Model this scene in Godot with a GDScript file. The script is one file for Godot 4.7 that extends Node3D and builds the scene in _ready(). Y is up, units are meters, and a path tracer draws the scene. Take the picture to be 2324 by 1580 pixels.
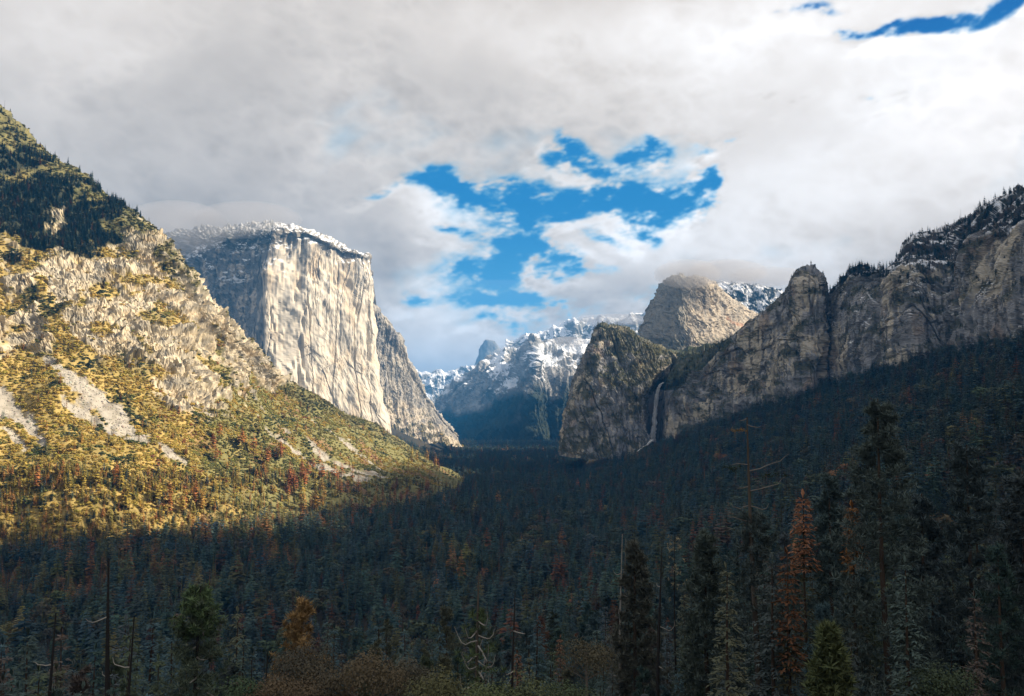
extends Node3D
# A glacial valley seen from a roadside overlook: granite walls, conifer forest, a waterfall and broken cloud.
# World: metres, y up, valley floor near y = 0, the lens 175 m above it, looking along -z.

const LENS := 1850.0            # focal length in the 2324 x 1580 units used for construction points
const EYE := Vector3(0, 175, 0)
var tilt := atan(170.0 / 1850.0)
var rng := RandomNumberGenerator.new()
var fbm := FastNoiseLite.new()
var rid := FastNoiseLite.new()
var low := FastNoiseLite.new()
var cel := FastNoiseLite.new()
var veg := 0.0                  # plant cover that a colour function found at a point
var kindv := 0                  # which plants
var rock_mat: StandardMaterial3D
var leaf_mat: StandardMaterial3D
var bark_mat: StandardMaterial3D
var gaps := []
var tones := []
var vv := PackedVector3Array()
var vc := PackedColorArray()
var vn := PackedVector3Array()
var names := {}
var far_crowns := []
var far_trunk: ArrayMesh

# ---------------------------------------------------------------- helpers
func P(px: float, py: float, d: float) -> Vector3:
	# a point at depth d (metres along -z) on the line of sight through a construction point
	var x := (px - 1162.0) / LENS
	var y := (790.0 - py) / LENS
	var c := cos(tilt)
	var s := sin(tilt)
	return EYE + Vector3(x, y * c + s, y * s - c) * (d / (c - y * s))

func seen(p: Vector3) -> Vector2:
	var q := p - EYE
	var c := cos(tilt)
	var s := sin(tilt)
	var f := -q.z * c + q.y * s
	return Vector2(1162.0 + LENS * q.x / f, 790.0 - LENS * (q.y * c + q.z * s) / f)

func sky_angles(px: float, py: float) -> Vector2:
	var q := (P(px, py, 1000.0) - EYE).normalized()
	return Vector2(rad_to_deg(atan2(q.x, -q.z)), rad_to_deg(asin(q.y)))

func N(x: float, y: float, z: float) -> float: return fbm.get_noise_3d(x, y, z)
func R(x: float, y: float, z: float) -> float: return rid.get_noise_3d(x, y, z)
func B(x: float, y: float, z: float) -> float: return cel.get_noise_3d(x, y, z)   # one value for each block of jointed rock
func S(a: float, b: float, x: float) -> float: return smoothstep(a, b, x)
func table(t: Array, d: float) -> float:
	for i in range(1, t.size()):
		if d < t[i][0]:
			return lerpf(t[i - 1][1], t[i][1], clampf((d - t[i - 1][0]) / (t[i][0] - t[i - 1][0]), 0, 1))
	return t[-1][1]

func near_line(u: float, v: float, pts: Array) -> float:
	# distance to a polyline in a slope's own grid, minus its half width there
	var best := 1e9
	for i in range(1, pts.size()):
		var a := Vector2(pts[i - 1][0], pts[i - 1][1])
		var b := Vector2(pts[i][0], pts[i][1])
		var t := clampf((Vector2(u, v) - a).dot(b - a) / (b - a).length_squared(), 0, 1)
		best = minf(best, Vector2(u, v).distance_to(a.lerp(b, t)) - lerpf(pts[i - 1][2], pts[i][2], t))
	return best

func titled(called: String) -> String:
	var k: int = names.get(called, -1) + 1
	names[called] = k
	return called if k == 0 else "%s_%03d" % [called, k]

func tag(o: Node3D, label := "", category := "", group := "", kind := "") -> Node3D:
	if label: o.set_meta("label", label)
	if category: o.set_meta("category", category)
	if group: o.set_meta("group", group)
	if kind: o.set_meta("kind", kind)
	return o

func put(called: String, mesh: Mesh, m: Material, parent: Node3D = self) -> MeshInstance3D:
	var o := MeshInstance3D.new()
	o.name = titled(called) if parent == self else called
	o.mesh = mesh
	o.material_override = m
	parent.add_child(o, true)
	return o

func base(called: String, where: Vector3, turn := 0.0) -> Node3D:
	var o := Node3D.new()
	o.name = titled(called)
	o.position = where
	o.rotation.y = turn
	add_child(o)
	return o

# ---------------------------------------------------------------- rock walls
func build_net(cols: Array, useg: Array, vseg: Array, disp: Callable, color: Callable) -> Dictionary:
	# cols: columns of construction points [px, py, depth] from foot to crest and down the back. A smooth surface through them is pushed in and out along its own normal by disp.
	var nc: int = cols.size()
	var nr: int = cols[0].size()
	var us := PackedFloat32Array()
	for k in nc - 1:
		for i in useg[k]: us.append(k + float(i) / useg[k])
	us.append(nc - 1.0)
	var vs := PackedFloat32Array()
	for k in nr - 1:
		for i in vseg[k]: vs.append(k + float(i) / vseg[k])
	vs.append(nr - 1.0)
	var nu := us.size()
	var nv := vs.size()
	var ctl := []
	for c in cols:
		var line := PackedVector3Array()
		for p in c: line.append(P(p[0], p[1], p[2]))
		ctl.append(line)
	var pos := PackedVector3Array()
	pos.resize(nu * nv)
	for i in nu:
		var k := mini(int(us[i]), nc - 2)
		var t := us[i] - k
		var line := PackedVector3Array()
		for r in nr:
			line.append(ctl[k][r].cubic_interpolate(ctl[k + 1][r], ctl[maxi(k - 1, 0)][r], ctl[mini(k + 2, nc - 1)][r], t))
		for j in nv:
			var m := mini(int(vs[j]), nr - 2)
			pos[i * nv + j] = line[m].cubic_interpolate(line[m + 1], line[maxi(m - 1, 0)], line[mini(m + 2, nr - 1)], vs[j] - m)
	var out := PackedVector3Array()
	out.resize(nu * nv)
	for i in nu:
		for j in nv:
			var a := pos[mini(i + 1, nu - 1) * nv + j] - pos[maxi(i - 1, 0) * nv + j]
			var b := pos[i * nv + mini(j + 1, nv - 1)] - pos[i * nv + maxi(j - 1, 0)]
			var n := a.cross(b).normalized()
			var p := pos[i * nv + j]
			out[i * nv + j] = p + n * float(disp.call(p, us[i], vs[j]))
	var col := PackedColorArray()
	col.resize(nu * nv)
	var cover := PackedFloat32Array()
	cover.resize(nu * nv)
	var kinds := PackedByteArray()
	kinds.resize(nu * nv)
	for i in nu:
		for j in nv:
			var a := out[mini(i + 1, nu - 1) * nv + j] - out[maxi(i - 1, 0) * nv + j]
			var b := out[i * nv + mini(j + 1, nv - 1)] - out[i * nv + maxi(j - 1, 0)]
			veg = 0.0
			kindv = 0
			col[i * nv + j] = color.call(out[i * nv + j], a.cross(b).normalized(), us[i], vs[j])
			cover[i * nv + j] = veg
			kinds[i * nv + j] = kindv
	var idx := PackedInt32Array()
	idx.resize((nu - 1) * (nv - 1) * 6)
	var w := 0
	for i in nu - 1:
		for j in nv - 1:
			var q := i * nv + j
			idx[w] = q; idx[w + 1] = q + 1; idx[w + 2] = q + nv
			idx[w + 3] = q + nv; idx[w + 4] = q + 1; idx[w + 5] = q + nv + 1
			w += 6
	var arr := []
	arr.resize(Mesh.ARRAY_MAX)
	arr[Mesh.ARRAY_VERTEX] = out
	arr[Mesh.ARRAY_COLOR] = col
	arr[Mesh.ARRAY_INDEX] = idx
	var mesh := ArrayMesh.new()
	mesh.add_surface_from_arrays(Mesh.PRIMITIVE_TRIANGLES, arr)
	return {"mesh": mesh, "pos": out, "cover": cover, "kinds": kinds, "nu": nu, "nv": nv, "us": us, "vs": vs}

func land(called: String, net: Dictionary, label: String) -> void:
	tag(put(called, net.mesh, rock_mat), label, "mountain", "", "structure")

func mixc(a: Color, b: Color, t: float) -> Color: return a.lerp(b, clampf(t, 0, 1))

# --- the great monolith
func d_monolith(p: Vector3, u: float, v: float) -> float:
	if v > 6.0: return 0.0
	var q := S(0.0, 0.5, v)
	var along := p.x - p.z * .5 + N(p.x * .004, p.y * .0016, p.z * .004) * 34.0      # metres along the face, bent so that joints curve
	along += S(2.2, .4, v) * (p.y - 300.0) * .14
	var broken := S(-.15, .3, N(along * .004, p.y * .003, 51.0))
	var upper := S(1.1, 2.5, v + N(along * .005, p.y * .004, 61.0) * 1.2)
	var lean := along + p.y * .42
	var sheet := B(lean * .010, (p.y - along * .3) * .0034, 14.5) * 9.0 + B(lean * .028, (p.y - along * .3) * .008, 17.5) * 3.0
	var pillar := B(along * .014, p.y * .0014, .5) * 5.5 + (B(along * .034, p.y * .0028, 4.5) * 2.6 + B(along * .08, p.y * .008, 8.5) * 1.2) * (.3 + .7 * broken)
	var slab := lerpf(sheet, pillar, upper)
	var joint := -14.0 * S(.035, .0, absf(N(along * .006, p.y * .0003, 11.0))) - 6.0 * broken * S(.04, .0, absf(N(along * .016, p.y * .0006, 31.0)))
	var face := N(p.x * 0.006, p.y * 0.004, p.z * 0.006) * 34.0 + N(along * 0.05, p.y * 0.010, 2.0) * 2.0
	var top := S(3.9, 4.3, v)
	var rough := (N(p.x * 0.02, p.y * 0.03, p.z * .02) * 14.0) * (top + S(3.2, 2.2, u) * .9)
	return ((slab + joint) * (1.0 - top * .7) + face) * q + rough

func c_monolith(p: Vector3, n: Vector3, u: float, v: float) -> Color:
	var pale := Color(.63, .575, .485)
	var warm := Color(.56, .44, .30)
	var grey := Color(.33, .32, .30)
	var dark := Color(.13, .125, .12)
	var c := mixc(pale, warm, S(-.05, .45, N(p.x * .008, p.y * .004, p.z * .008 + 40)) * .55)
	c = mixc(c, grey, S(.0, .45, N(p.x * .022, p.y * .0025, p.z * .022)) * (.35 + .65 * S(2.0, 3.6, v)))
	c = mixc(c, dark, S(.10, .36, N(p.x * .045, p.y * .0028, p.z * .045 + 9)) * (.3 + .55 * S(1.4, 3.2, v)))
	c = mixc(c, dark, S(3.55, 4.05, v + N(p.x * .03, p.y * .01, p.z * .03) * .8) * .75)
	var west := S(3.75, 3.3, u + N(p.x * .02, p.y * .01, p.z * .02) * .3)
	var west_rock := mixc(Color(.21, .21, .21), Color(.48, .43, .37), S(.06, .3, N(p.x * .018, p.y * .009, p.z * .018 + 70)))
	west_rock = mixc(west_rock, Color(.11, .115, .12), S(.05, .35, N(p.x * .04, p.y * .008, p.z * .04 + 15)))
	c = mixc(c, west_rock, west)  # blends the whole west face to a darker, patchy tone
	var flat_ := n.y + N(p.x * .03, p.y * .03, p.z * .03) * .45
	var high := S(3.0, 3.8, v + N(p.x * .01, p.y * .01, p.z * .01) * .6)
	if u < 3.7: high = S(2.7, 3.3, v) * S(.0, .2, N(p.x * .006, p.y * .012, p.z * .006 + 3.0))
	var snow := S(.38, .52, flat_) * high
	if v > 4.2: snow = S(.1, .25, flat_ - .62 + N(p.x * .05, 3, p.z * .05) * 1.1) * (1.0 if u > 3.3 else .5)
	c = mixc(c, Color(.82, .85, .9), snow)
	if v > 3.9 and v < 6.0:
		veg = .5 * S(-.1, .2, N(p.x * .02, 0, p.z * .02)) * (1.0 if u < 4.6 else .35)
		if u < 3.6: c = mixc(c, Color(.06, .075, .06), .4 * (1.0 - snow))
	return c

func d_wall(p: Vector3, u: float, v: float) -> float:
	var along := p.x - p.z * .6 + N(p.x * .008, p.y * .003, p.z * .008) * 20.0
	var slab := B(along * .014, p.y * .004, .5) * 13.0 + B(along * .035, p.y * .010, 4.5) * 7.0 + B(along * .09, p.y * .03, 8.5) * 4.0
	var joint := -10.0 * S(.05, .0, absf(N(along * .008, p.y * .0006, 11.0))) - 5.0 * S(.05, .0, absf(N(along * .02, p.y * .0015, 31.0)))
	var face := N(p.x * 0.006, p.y * 0.005, p.z * 0.006) * 26.0 + N(p.x * 0.05, p.y * 0.05, p.z * 0.05) * 4.0
	return slab + joint + face

func d_tower(p: Vector3, u: float, v: float) -> float:
	return d_wall(p, u, v) * lerpf(.12, 1.0, S(1.2, 2.6, u))

func c_east(p: Vector3, n: Vector3, u: float, v: float) -> Color:
	var c := mixc(Color(.42, .39, .34), Color(.30, .29, .28), S(-.1, .3, N(p.x * .02, p.y * .004, p.z * .02)))
	c = mixc(c, Color(.12, .12, .12), S(.1, .45, N(p.x * .045, p.y * .004, p.z * .045)) * S(1.2, 2.2, v) * .8)  # upper rock darkened by colour, standing in for shade there
	c = mixc(c, Color(.56, .50, .41), S(1.7, .9, v + N(p.x * .02, p.y * .02, 3) * 1.2))
	var g := S(.12, .3, N(p.x * .012, p.y * .02, p.z * .012) + .25 - .25 * v)
	if v < 1.5 and g > 0.0:
		veg = g * .8
		kindv = 1
		c = mixc(c, Color(.12, .11, .05), g * .8)
	return c

# --- shaded cliffs to the right
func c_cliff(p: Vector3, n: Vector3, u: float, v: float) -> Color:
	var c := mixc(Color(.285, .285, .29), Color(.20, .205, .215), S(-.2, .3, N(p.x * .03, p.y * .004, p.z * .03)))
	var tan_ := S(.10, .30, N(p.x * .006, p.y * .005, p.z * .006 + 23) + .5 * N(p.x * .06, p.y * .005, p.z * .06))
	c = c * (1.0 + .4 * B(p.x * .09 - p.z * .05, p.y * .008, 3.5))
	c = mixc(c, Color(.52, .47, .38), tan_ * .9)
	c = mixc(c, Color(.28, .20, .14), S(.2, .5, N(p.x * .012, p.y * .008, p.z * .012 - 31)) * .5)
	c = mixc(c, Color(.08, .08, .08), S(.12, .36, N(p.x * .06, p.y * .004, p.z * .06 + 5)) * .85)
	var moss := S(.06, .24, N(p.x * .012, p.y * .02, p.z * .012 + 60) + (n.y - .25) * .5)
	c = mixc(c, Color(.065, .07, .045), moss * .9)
	if moss > .4:
		veg = .5 * moss
		kindv = 2
	return c

func c_lower(p: Vector3, n: Vector3, u: float, v: float) -> Color:
	var c := c_cliff(p, n, u, v)
	var g := S(.0, .25, N(p.x * .015, p.y * .015, p.z * .015) + S(2.2, 3.6, v + (u - 3.0) * .35) * .5 - .12)
	c = mixc(c, Color(.085, .085, .05), g * .75)
	if v > 2.3 and v < 5.2:
		veg = g * .9
		kindv = 2
	return c

func c_tower(p: Vector3, n: Vector3, u: float, v: float) -> Color:
	var c := c_cliff(p, n, u, v)
	if v > 3.95 and u < 4.2 or u < 2.6 and v > 3.2:
		veg = .9
		kindv = 0
		c = mixc(c, Color(.05, .06, .035), .8)
	elif v > 3.9:
		veg = .2
		kindv = 2
	return c

func c_right(p: Vector3, n: Vector3, u: float, v: float) -> Color:
	var c := c_cliff(p, n, u, v)
	var up := S(4.0, 4.35, v + N(p.x * .012, p.y * .012, p.z * .012) * .9)
	var g := mixc(Color(.05, .055, .05), Color(.10, .09, .08), S(-.2, .2, N(p.x * .02, p.y * .02, p.z * .02)))
	c = mixc(c, g, up)
	var snow := S(.06, .16, N(p.x * .022, p.y * .03, p.z * .022) + .45 * N(p.x * .1, p.y * .1, p.z * .1) - .06 + (n.y - .6) * .25) * S(3.9, 4.3, v)
	if v < 4.0:
		snow = S(.62, .75, n.y + N(p.x * .05, p.y * .05, p.z * .05) * .3) * S(.2, .35, N(p.x * .01, p.y * .01, p.z * .01 + 4)) * .9
	c = mixc(c, Color(.80, .83, .88), snow)
	if up > .3 and v < 7.0:
		veg = .75 * (1.0 - snow * .6)
		kindv = 0
	return c

# --- the sunlit dome behind them
func d_dome(p: Vector3, u: float, v: float) -> float:
	var along := p.x + p.y * .35 + N(p.x * .008, p.y * .005, p.z * .008) * 40.0
	var slab := B(along * .013, p.y * .005, .5) * 15.0 + B(along * .035, p.y * .014, 4.5) * 8.0 + B(along * .09, p.y * .05, 8.5) * 3.0
	return slab - 8.0 * S(.05, .0, absf(N(along * .01, p.y * .002, 11.0))) + N(p.x * .006, p.y * .006, p.z * .006) * 24.0 + N(p.x * .035, p.y * .035, p.z * .035) * 5.0

func c_dome(p: Vector3, n: Vector3, u: float, v: float) -> Color:
	var c := mixc(Color(.50, .44, .36), Color(.36, .33, .29), S(-.1, .35, N(p.x * .018, p.y * .006, p.z * .018)))
	c = mixc(c, Color(.17, .165, .155), S(.1, .45, N(p.x * .04 + p.y * .02, p.y * .012, p.z * .04)) * .8)
	c = mixc(c, Color(.21, .21, .19), S(3.6, 2.9, u + N(p.x * .02, p.y * .02, 3) * .4) * .7)
	c = mixc(c, Color(.50, .27, .17), S(.55, .15, Vector2((u - 5.6) / .9, (v - 2.6 + (u - 5.6) * .35) / .35).length() + N(p.x * .03, p.y * .03, 8) * .6) * .6)
	if n.y > .62 or v < 1.35 + N(p.x * .01, 0, 3):
		veg = .45 if v < 1.5 else .15
		c = mixc(c, Color(.07, .08, .06), .5 if v < 1.5 else .2)
	return c

func c_snowforest(p: Vector3, n: Vector3, u: float, v: float) -> Color:
	var s := N(p.x * .012, p.y * .016, p.z * .012) + .5 * N(p.x * .05, p.y * .06, p.z * .05)
	var c := mixc(Color(.06, .065, .06), Color(.8, .83, .88), S(-.05, .12, s))
	veg = S(.25, -.2, s) * .9
	return c

# --- far peaks
func d_far(p: Vector3, u: float, v: float) -> float:
	return R(p.x * .003, p.y * .0012, p.z * .003) * 70.0 + N(p.x * .005, p.y * .004, p.z * .005) * 50.0 + B(p.x * .009, p.y * .004, p.z * .009) * 22.0 + B(p.x * .025, p.y * .014, p.z * .025) * 9.0

func c_spire(p: Vector3, n: Vector3, u: float, v: float) -> Color:
	var c := mixc(Color(.38, .37, .36), Color(.27, .27, .27), S(-.2, .25, N(p.x * .01, p.y * .004, p.z * .01)))
	var woods := S(3.0, 1.4, v + N(p.x * .004, p.y * .004, 2) * 1.5)
	c = mixc(c, Color(.045, .055, .045), woods)
	var s := 1.3 * N(p.x * .003, p.y * .005, p.z * .003) + .3 * N(p.x * .03, p.y * .03, p.z * .03) + (n.y - .6) * .5 + (p.y - 500.0) * .0010
	c = mixc(c, Color(.82, .85, .9), S(.22, .34, s) * S(230.0, 520.0, p.y))
	if v < 5.0: veg = S(.3, -.2, s) * .8
	return c

func c_high(p: Vector3, n: Vector3, u: float, v: float) -> Color:
	var s := N(p.x * .005, p.y * .008, p.z * .005) + .45 * N(p.x * .025, p.y * .03, p.z * .025) + (n.y - .45) * .8
	var c := mixc(Color(.24, .24, .235), Color(.82, .85, .9), S(-.1, .12, s))
	if v > 2.5: veg = .5 * S(.15, -.1, s)
	return c

func c_halfdome(p: Vector3, n: Vector3, u: float, v: float) -> Color:
	return mixc(Color(.30, .295, .285), Color(.22, .22, .215), S(-.2, .3, N(p.x * .006, p.y * .002, p.z * .006)))

# --- the sunlit slope to the left
var screes := [
	[[1.8, 3.05, .05], [2.35, 2.75, .13], [2.95, 2.4, .15], [3.4, 2.05, .06]],
	[[.55, 2.8, .08], [1.1, 2.4, .15], [1.75, 2.0, .08]],
	[[2.1, 2.5, .04], [2.6, 2.35, .05], [3.15, 2.1, .03]],
	[[.8, 2.3, .04], [1.4, 1.9, .05]],
	[[3.3, 2.25, .04], [3.9, 1.85, .05], [4.3, 1.7, .02]],
	[[6.2, 3.2, .04], [6.9, 2.75, .07], [7.5, 2.35, .09], [8.1, 2.0, .10], [8.6, 1.6, .07]],
	[[7.2, 3.3, .03], [7.8, 2.6, .06], [8.5, 2.1, .07], [9.0, 1.5, .05]],
	[[7.3, 4.8, .05], [8.0, 3.8, .07], [8.6, 3.0, .09], [9.2, 2.2, .09]],
	[[6.2, 4.0, .03], [6.7, 3.5, .05], [7.0, 3.2, .03]],
]
var strip := [[1.72, 4.3, .12], [1.9, 3.7, .2], [2.3, 3.1, .3], [3.0, 2.75, .35], [4.2, 2.4, .3]]

func slope_zone(p: Vector3, u: float, v: float) -> Vector3:
	# (bare rock, scree, upper wood) shares at a point of the slope
	var e := N(p.x * .008, p.y * .012, p.z * .008)
	var f := N(p.x * .03, p.y * .04, p.z * .03)
	var foot := table([[0, 3.1], [1.0, 3.05], [2.0, 3.15], [3.0, 3.1], [4.0, 2.75], [5.0, 2.75], [6.0, 3.6], [6.8, 5.0], [8, 9]], u)
	var head := table([[0, 4.6], [1.0, 4.75], [1.6, 4.55], [2.0, 5.0], [2.5, 4.85], [3.0, 5.3], [3.6, 5.75], [4.5, 5.95], [6, 6.0]], u)
	var rock := S(foot - .18, foot + .18, v + e * .7 + f * .35) * S(head + .2, head - .2, v + e * .8 + f * .4)
	rock *= S(-.12, .02, near_line(u, v, strip) + f * .25)
	rock *= 1.0 - S(.16, .3, N(p.x * .009 + 50, p.y * .012, p.z * .009) + f * .2 + S(2.6, 4.5, u) * .07) * .95
	var scree := 0.0
	for s in screes:
		scree = maxf(scree, S(.03, -.03, near_line(u, v, s) + f * .12 + e * .08))
	var wood := S(4.75, 5.0, v + e * .7) * S(5.95, 5.6, v + e * .9 + u * .05) * S(3.3, 2.5, u + e * .8)
	return Vector3(rock, scree * (1.0 - rock), wood * (1.0 - rock))

func d_slope(p: Vector3, u: float, v: float) -> float:
	if v > 6.6: return 0.0
	var z := slope_zone(p, u, v)
	var k := S(.1, .7, v)
	var big := N(p.x * .006, p.y * .006, p.z * .006) * 22.0
	var ledge := (fposmod(p.y * .036 + N(p.x * .010, p.y * .012, p.z * .010) * 1.6, 1.0) - .5) * 13.0 + (fposmod(p.y * .11 + N(p.x * .02, p.y * .02, p.z * .02) * 1.2, 1.0) - .5) * 3.5
	var bend := N(p.x * .02, p.y * .02, p.z * .02) * 14.0
	var crag := B((p.x + bend) * .022, (p.y + bend) * .030, p.z * .022) * 8.0 + B((p.x + bend) * .055, p.y * .085, p.z * .055) * 3.0 + B(p.x * .13, p.y * .16, p.z * .13) * 1.6 + N(p.x * .012, p.y * .012, p.z * .012) * 18.0 + ledge - 7.0 * S(.05, 0.0, absf(N(p.x * .014, p.y * .006, p.z * .014 + 5.0)))
	var soil := N(p.x * .03, p.y * .03, p.z * .03) * 3.0 - z.y * 3.0
	return k * (big + lerpf(soil, crag + 4.0, z.x)) + S(5.7, 6.0, v) * N(p.x * .05, 4, p.z * .05) * 8.0

func c_slope(p: Vector3, n: Vector3, u: float, v: float) -> Color:
	var z := slope_zone(p, u, v)
	var f := N(p.x * .05, p.y * .05, p.z * .05)
	var stone := mixc(Color(.54, .475, .36), Color(.37, .34, .28), S(-.15, .3, N(p.x * .02, p.y * .05, p.z * .02)))
	stone = stone * (1.0 + .35 * B(p.x * .05, p.y * .05, p.z * .05))
	stone = mixc(stone, Color(.12, .12, .115), S(.22, .45, N(p.x * .06, p.y * .02, p.z * .06 + 8)) * .8)
	stone = mixc(stone, Color(.50, .40, .26), S(.15, .4, N(p.x * .01, p.y * .03, p.z * .01 - 40)) * .5)
	var soil := mixc(Color(.40, .305, .11), Color(.26, .21, .085), S(-.1, .25, N(p.x * .012, p.y * .012, p.z * .012)))
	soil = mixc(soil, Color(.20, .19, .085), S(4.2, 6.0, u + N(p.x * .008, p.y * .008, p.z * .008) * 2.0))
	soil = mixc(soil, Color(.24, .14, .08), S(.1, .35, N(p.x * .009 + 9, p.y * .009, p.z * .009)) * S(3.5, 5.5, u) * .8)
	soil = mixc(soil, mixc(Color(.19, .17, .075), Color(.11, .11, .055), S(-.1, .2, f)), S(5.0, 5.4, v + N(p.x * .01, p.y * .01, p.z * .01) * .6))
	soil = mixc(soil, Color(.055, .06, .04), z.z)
	var c := mixc(soil, stone, z.x)
	c = mixc(c, mixc(Color(.38, .355, .31), Color(.27, .25, .215), S(-.1, .3, f)), z.y)
	if v < 6.4:
		veg = (1.0 - z.x) * (1.0 - z.y * .95)
		kindv = 1
		if z.x > .5: veg = .10 if n.y > .45 else .0
		if z.y > .5:
			veg = .8
			kindv = 5
		if z.z > .4: kindv = 3
		elif v > 5.3: kindv = 4
	return c

# ---------------------------------------------------------------- ground
var foot_right := [[0, -400], [100, -290], [200, -215], [400, -95], [700, 30], [1000, 130], [1500, 200], [2200, 210], [2600, 225], [4000, 330], [9000, 500]]
var foot_left := [[0, -1500], [1000, -900], [2000, -420], [2600, -260], [3400, -300], [4100, -400], [4500, -330], [5200, -420], [9000, -900]]

func ground_h(x: float, d: float) -> float:
	var r := x * lerpf(.42, 1.0, S(150.0, 750.0, d)) - table(foot_right, d)
	var h := 0.0
	if d < 0.0:
		r = x * .42 + 400.0
		h = -d * .1
	h += .43 * .5 * (r + sqrt(r * r + 1600.0)) - 2.0
	if d > 2300.0:
		var l := table(foot_left, d) - x
		h += .5 * .5 * (l + sqrt(l * l + 2500.0)) * S(2300.0, 2700.0, d)
	h = minf(h, 600.0)
	return h + low.get_noise_2d(x, d) * 7.0 * S(0.0, 60.0, absf(d) + absf(x))

func build_ground() -> void:
	var xs := PackedFloat32Array()
	var zs := PackedFloat32Array()
	var x := -14000.0
	while x < 14000.0:
		xs.append(x)
		x += clampf(absf(x) * .09, 14.0, 1500.0)
	xs.append(14000.0)
	var z := -3000.0
	while z < 18000.0:
		zs.append(z)
		z += clampf(absf(z) * .03, 8.0, 600.0)
	zs.append(18000.0)
	var nu := xs.size()
	var nv := zs.size()
	var pos := PackedVector3Array()
	var col := PackedColorArray()
	var idx := PackedInt32Array()
	for i in nu:
		for j in nv:
			pos.append(Vector3(xs[i], ground_h(xs[i], zs[j]), -zs[j]))
			col.append(mixc(Color(.045, .042, .03), Color(.075, .06, .04), N(xs[i] * .03, 0, zs[j] * .03) + .4))
	for i in nu - 1:
		for j in nv - 1:
			var q := i * nv + j
			idx.append_array([q, q + nv, q + 1, q + nv, q + nv + 1, q + 1])
	var arr := []
	arr.resize(Mesh.ARRAY_MAX)
	arr[Mesh.ARRAY_VERTEX] = pos
	arr[Mesh.ARRAY_COLOR] = col
	arr[Mesh.ARRAY_INDEX] = idx
	var mesh := ArrayMesh.new()
	mesh.add_surface_from_arrays(Mesh.PRIMITIVE_TRIANGLES, arr)
	tag(put("ground", mesh, rock_mat), "forest floor of the valley rising to the overlook", "ground", "", "structure")

# ---------------------------------------------------------------- sky
func cloud_field(a: float, e: float) -> float:
	# how much cloud stands in a direction (degrees round, degrees up)
	var x := a * .055 - e * .012
	var y := e * .085
	var wx := N(x * 1.3 + 31, y * 1.3, 1.5) * 4.2
	var wy := N(x * 1.3, y * 1.3 + 17, 4.5) * 2.6
	var g := 0.0
	for h in gaps:
		var gx: float = (a + wx - h[0]) / h[2]
		var gy: float = (e + wy - h[1]) / h[3]
		var q := gx * gx + gy * gy
		if q < 8.0: g += 1.15 * h[4] * exp(-q)
	g = minf(g, .85 + .2 * minf(g, 2.0))
	var dd := .90 - g + .55 * N(x * .8 + wx * .06, y * .8 + wy * .05, .5) + .22 * N(x * 3.5 + wx * .1, y * 3.5, 7.5)
	if g > .04: dd += minf(g * 1.8, 1.0) * (1.0 * N(x * 7.0 + wx * .2, y * 8.0 + wy * .2, 12.5) + .5 * N(x * 22.0 - y * 9.0, y * 36.0, 3.5))
	return dd

func sky_color(a: float, e: float) -> Color:
	var dd := cloud_field(a, e)
	var cover := S(-.10, .80, dd)
	var lit := clampf((dd - cloud_field(a + 1.3, e + .9)) * .35, -.10, .14)
	var b := .75 + .13 * N(a * .022, e * .04, 21.0) + .02 * N(a * .14, e * .2, 3.0) + lit * cover * (.15 + .85 * S(1.15, .55, dd))
	b = lerpf(.87, b, S(.25, .95, dd))
	for t in tones:
		var q: float = pow((a - t[0]) / t[2], 2) + pow((e - t[1]) / t[3], 2)
		if q < 9.0: b += t[4] * exp(-q)
	b -= .05 * S(.9, 1.5, dd)
	b += .05 * S(1.3, .6, dd) * (.45 - absf(N(a * .3 + e * .1, e * .5, 33.0)) * 2.2)
	b += .014 * N(a * .35, e * .5, 13.0)
	b = clampf(b, .55, .955)
	var cloud := Color(b * 1.02, b * .985, b * .952)
	if b > .78: cloud = mixc(cloud, Color(b * 1.005, b * .99, b * .98), (b - .78) * 8.0)
	var blue := mixc(Color(.40, .65, .80), Color(.15, .46, .68), S(3.0, 17.0, e))
	blue = mixc(blue, Color(.10, .30, .57), S(18.0, 30.0, e))
	return blue.lerp(cloud, cover)

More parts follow.
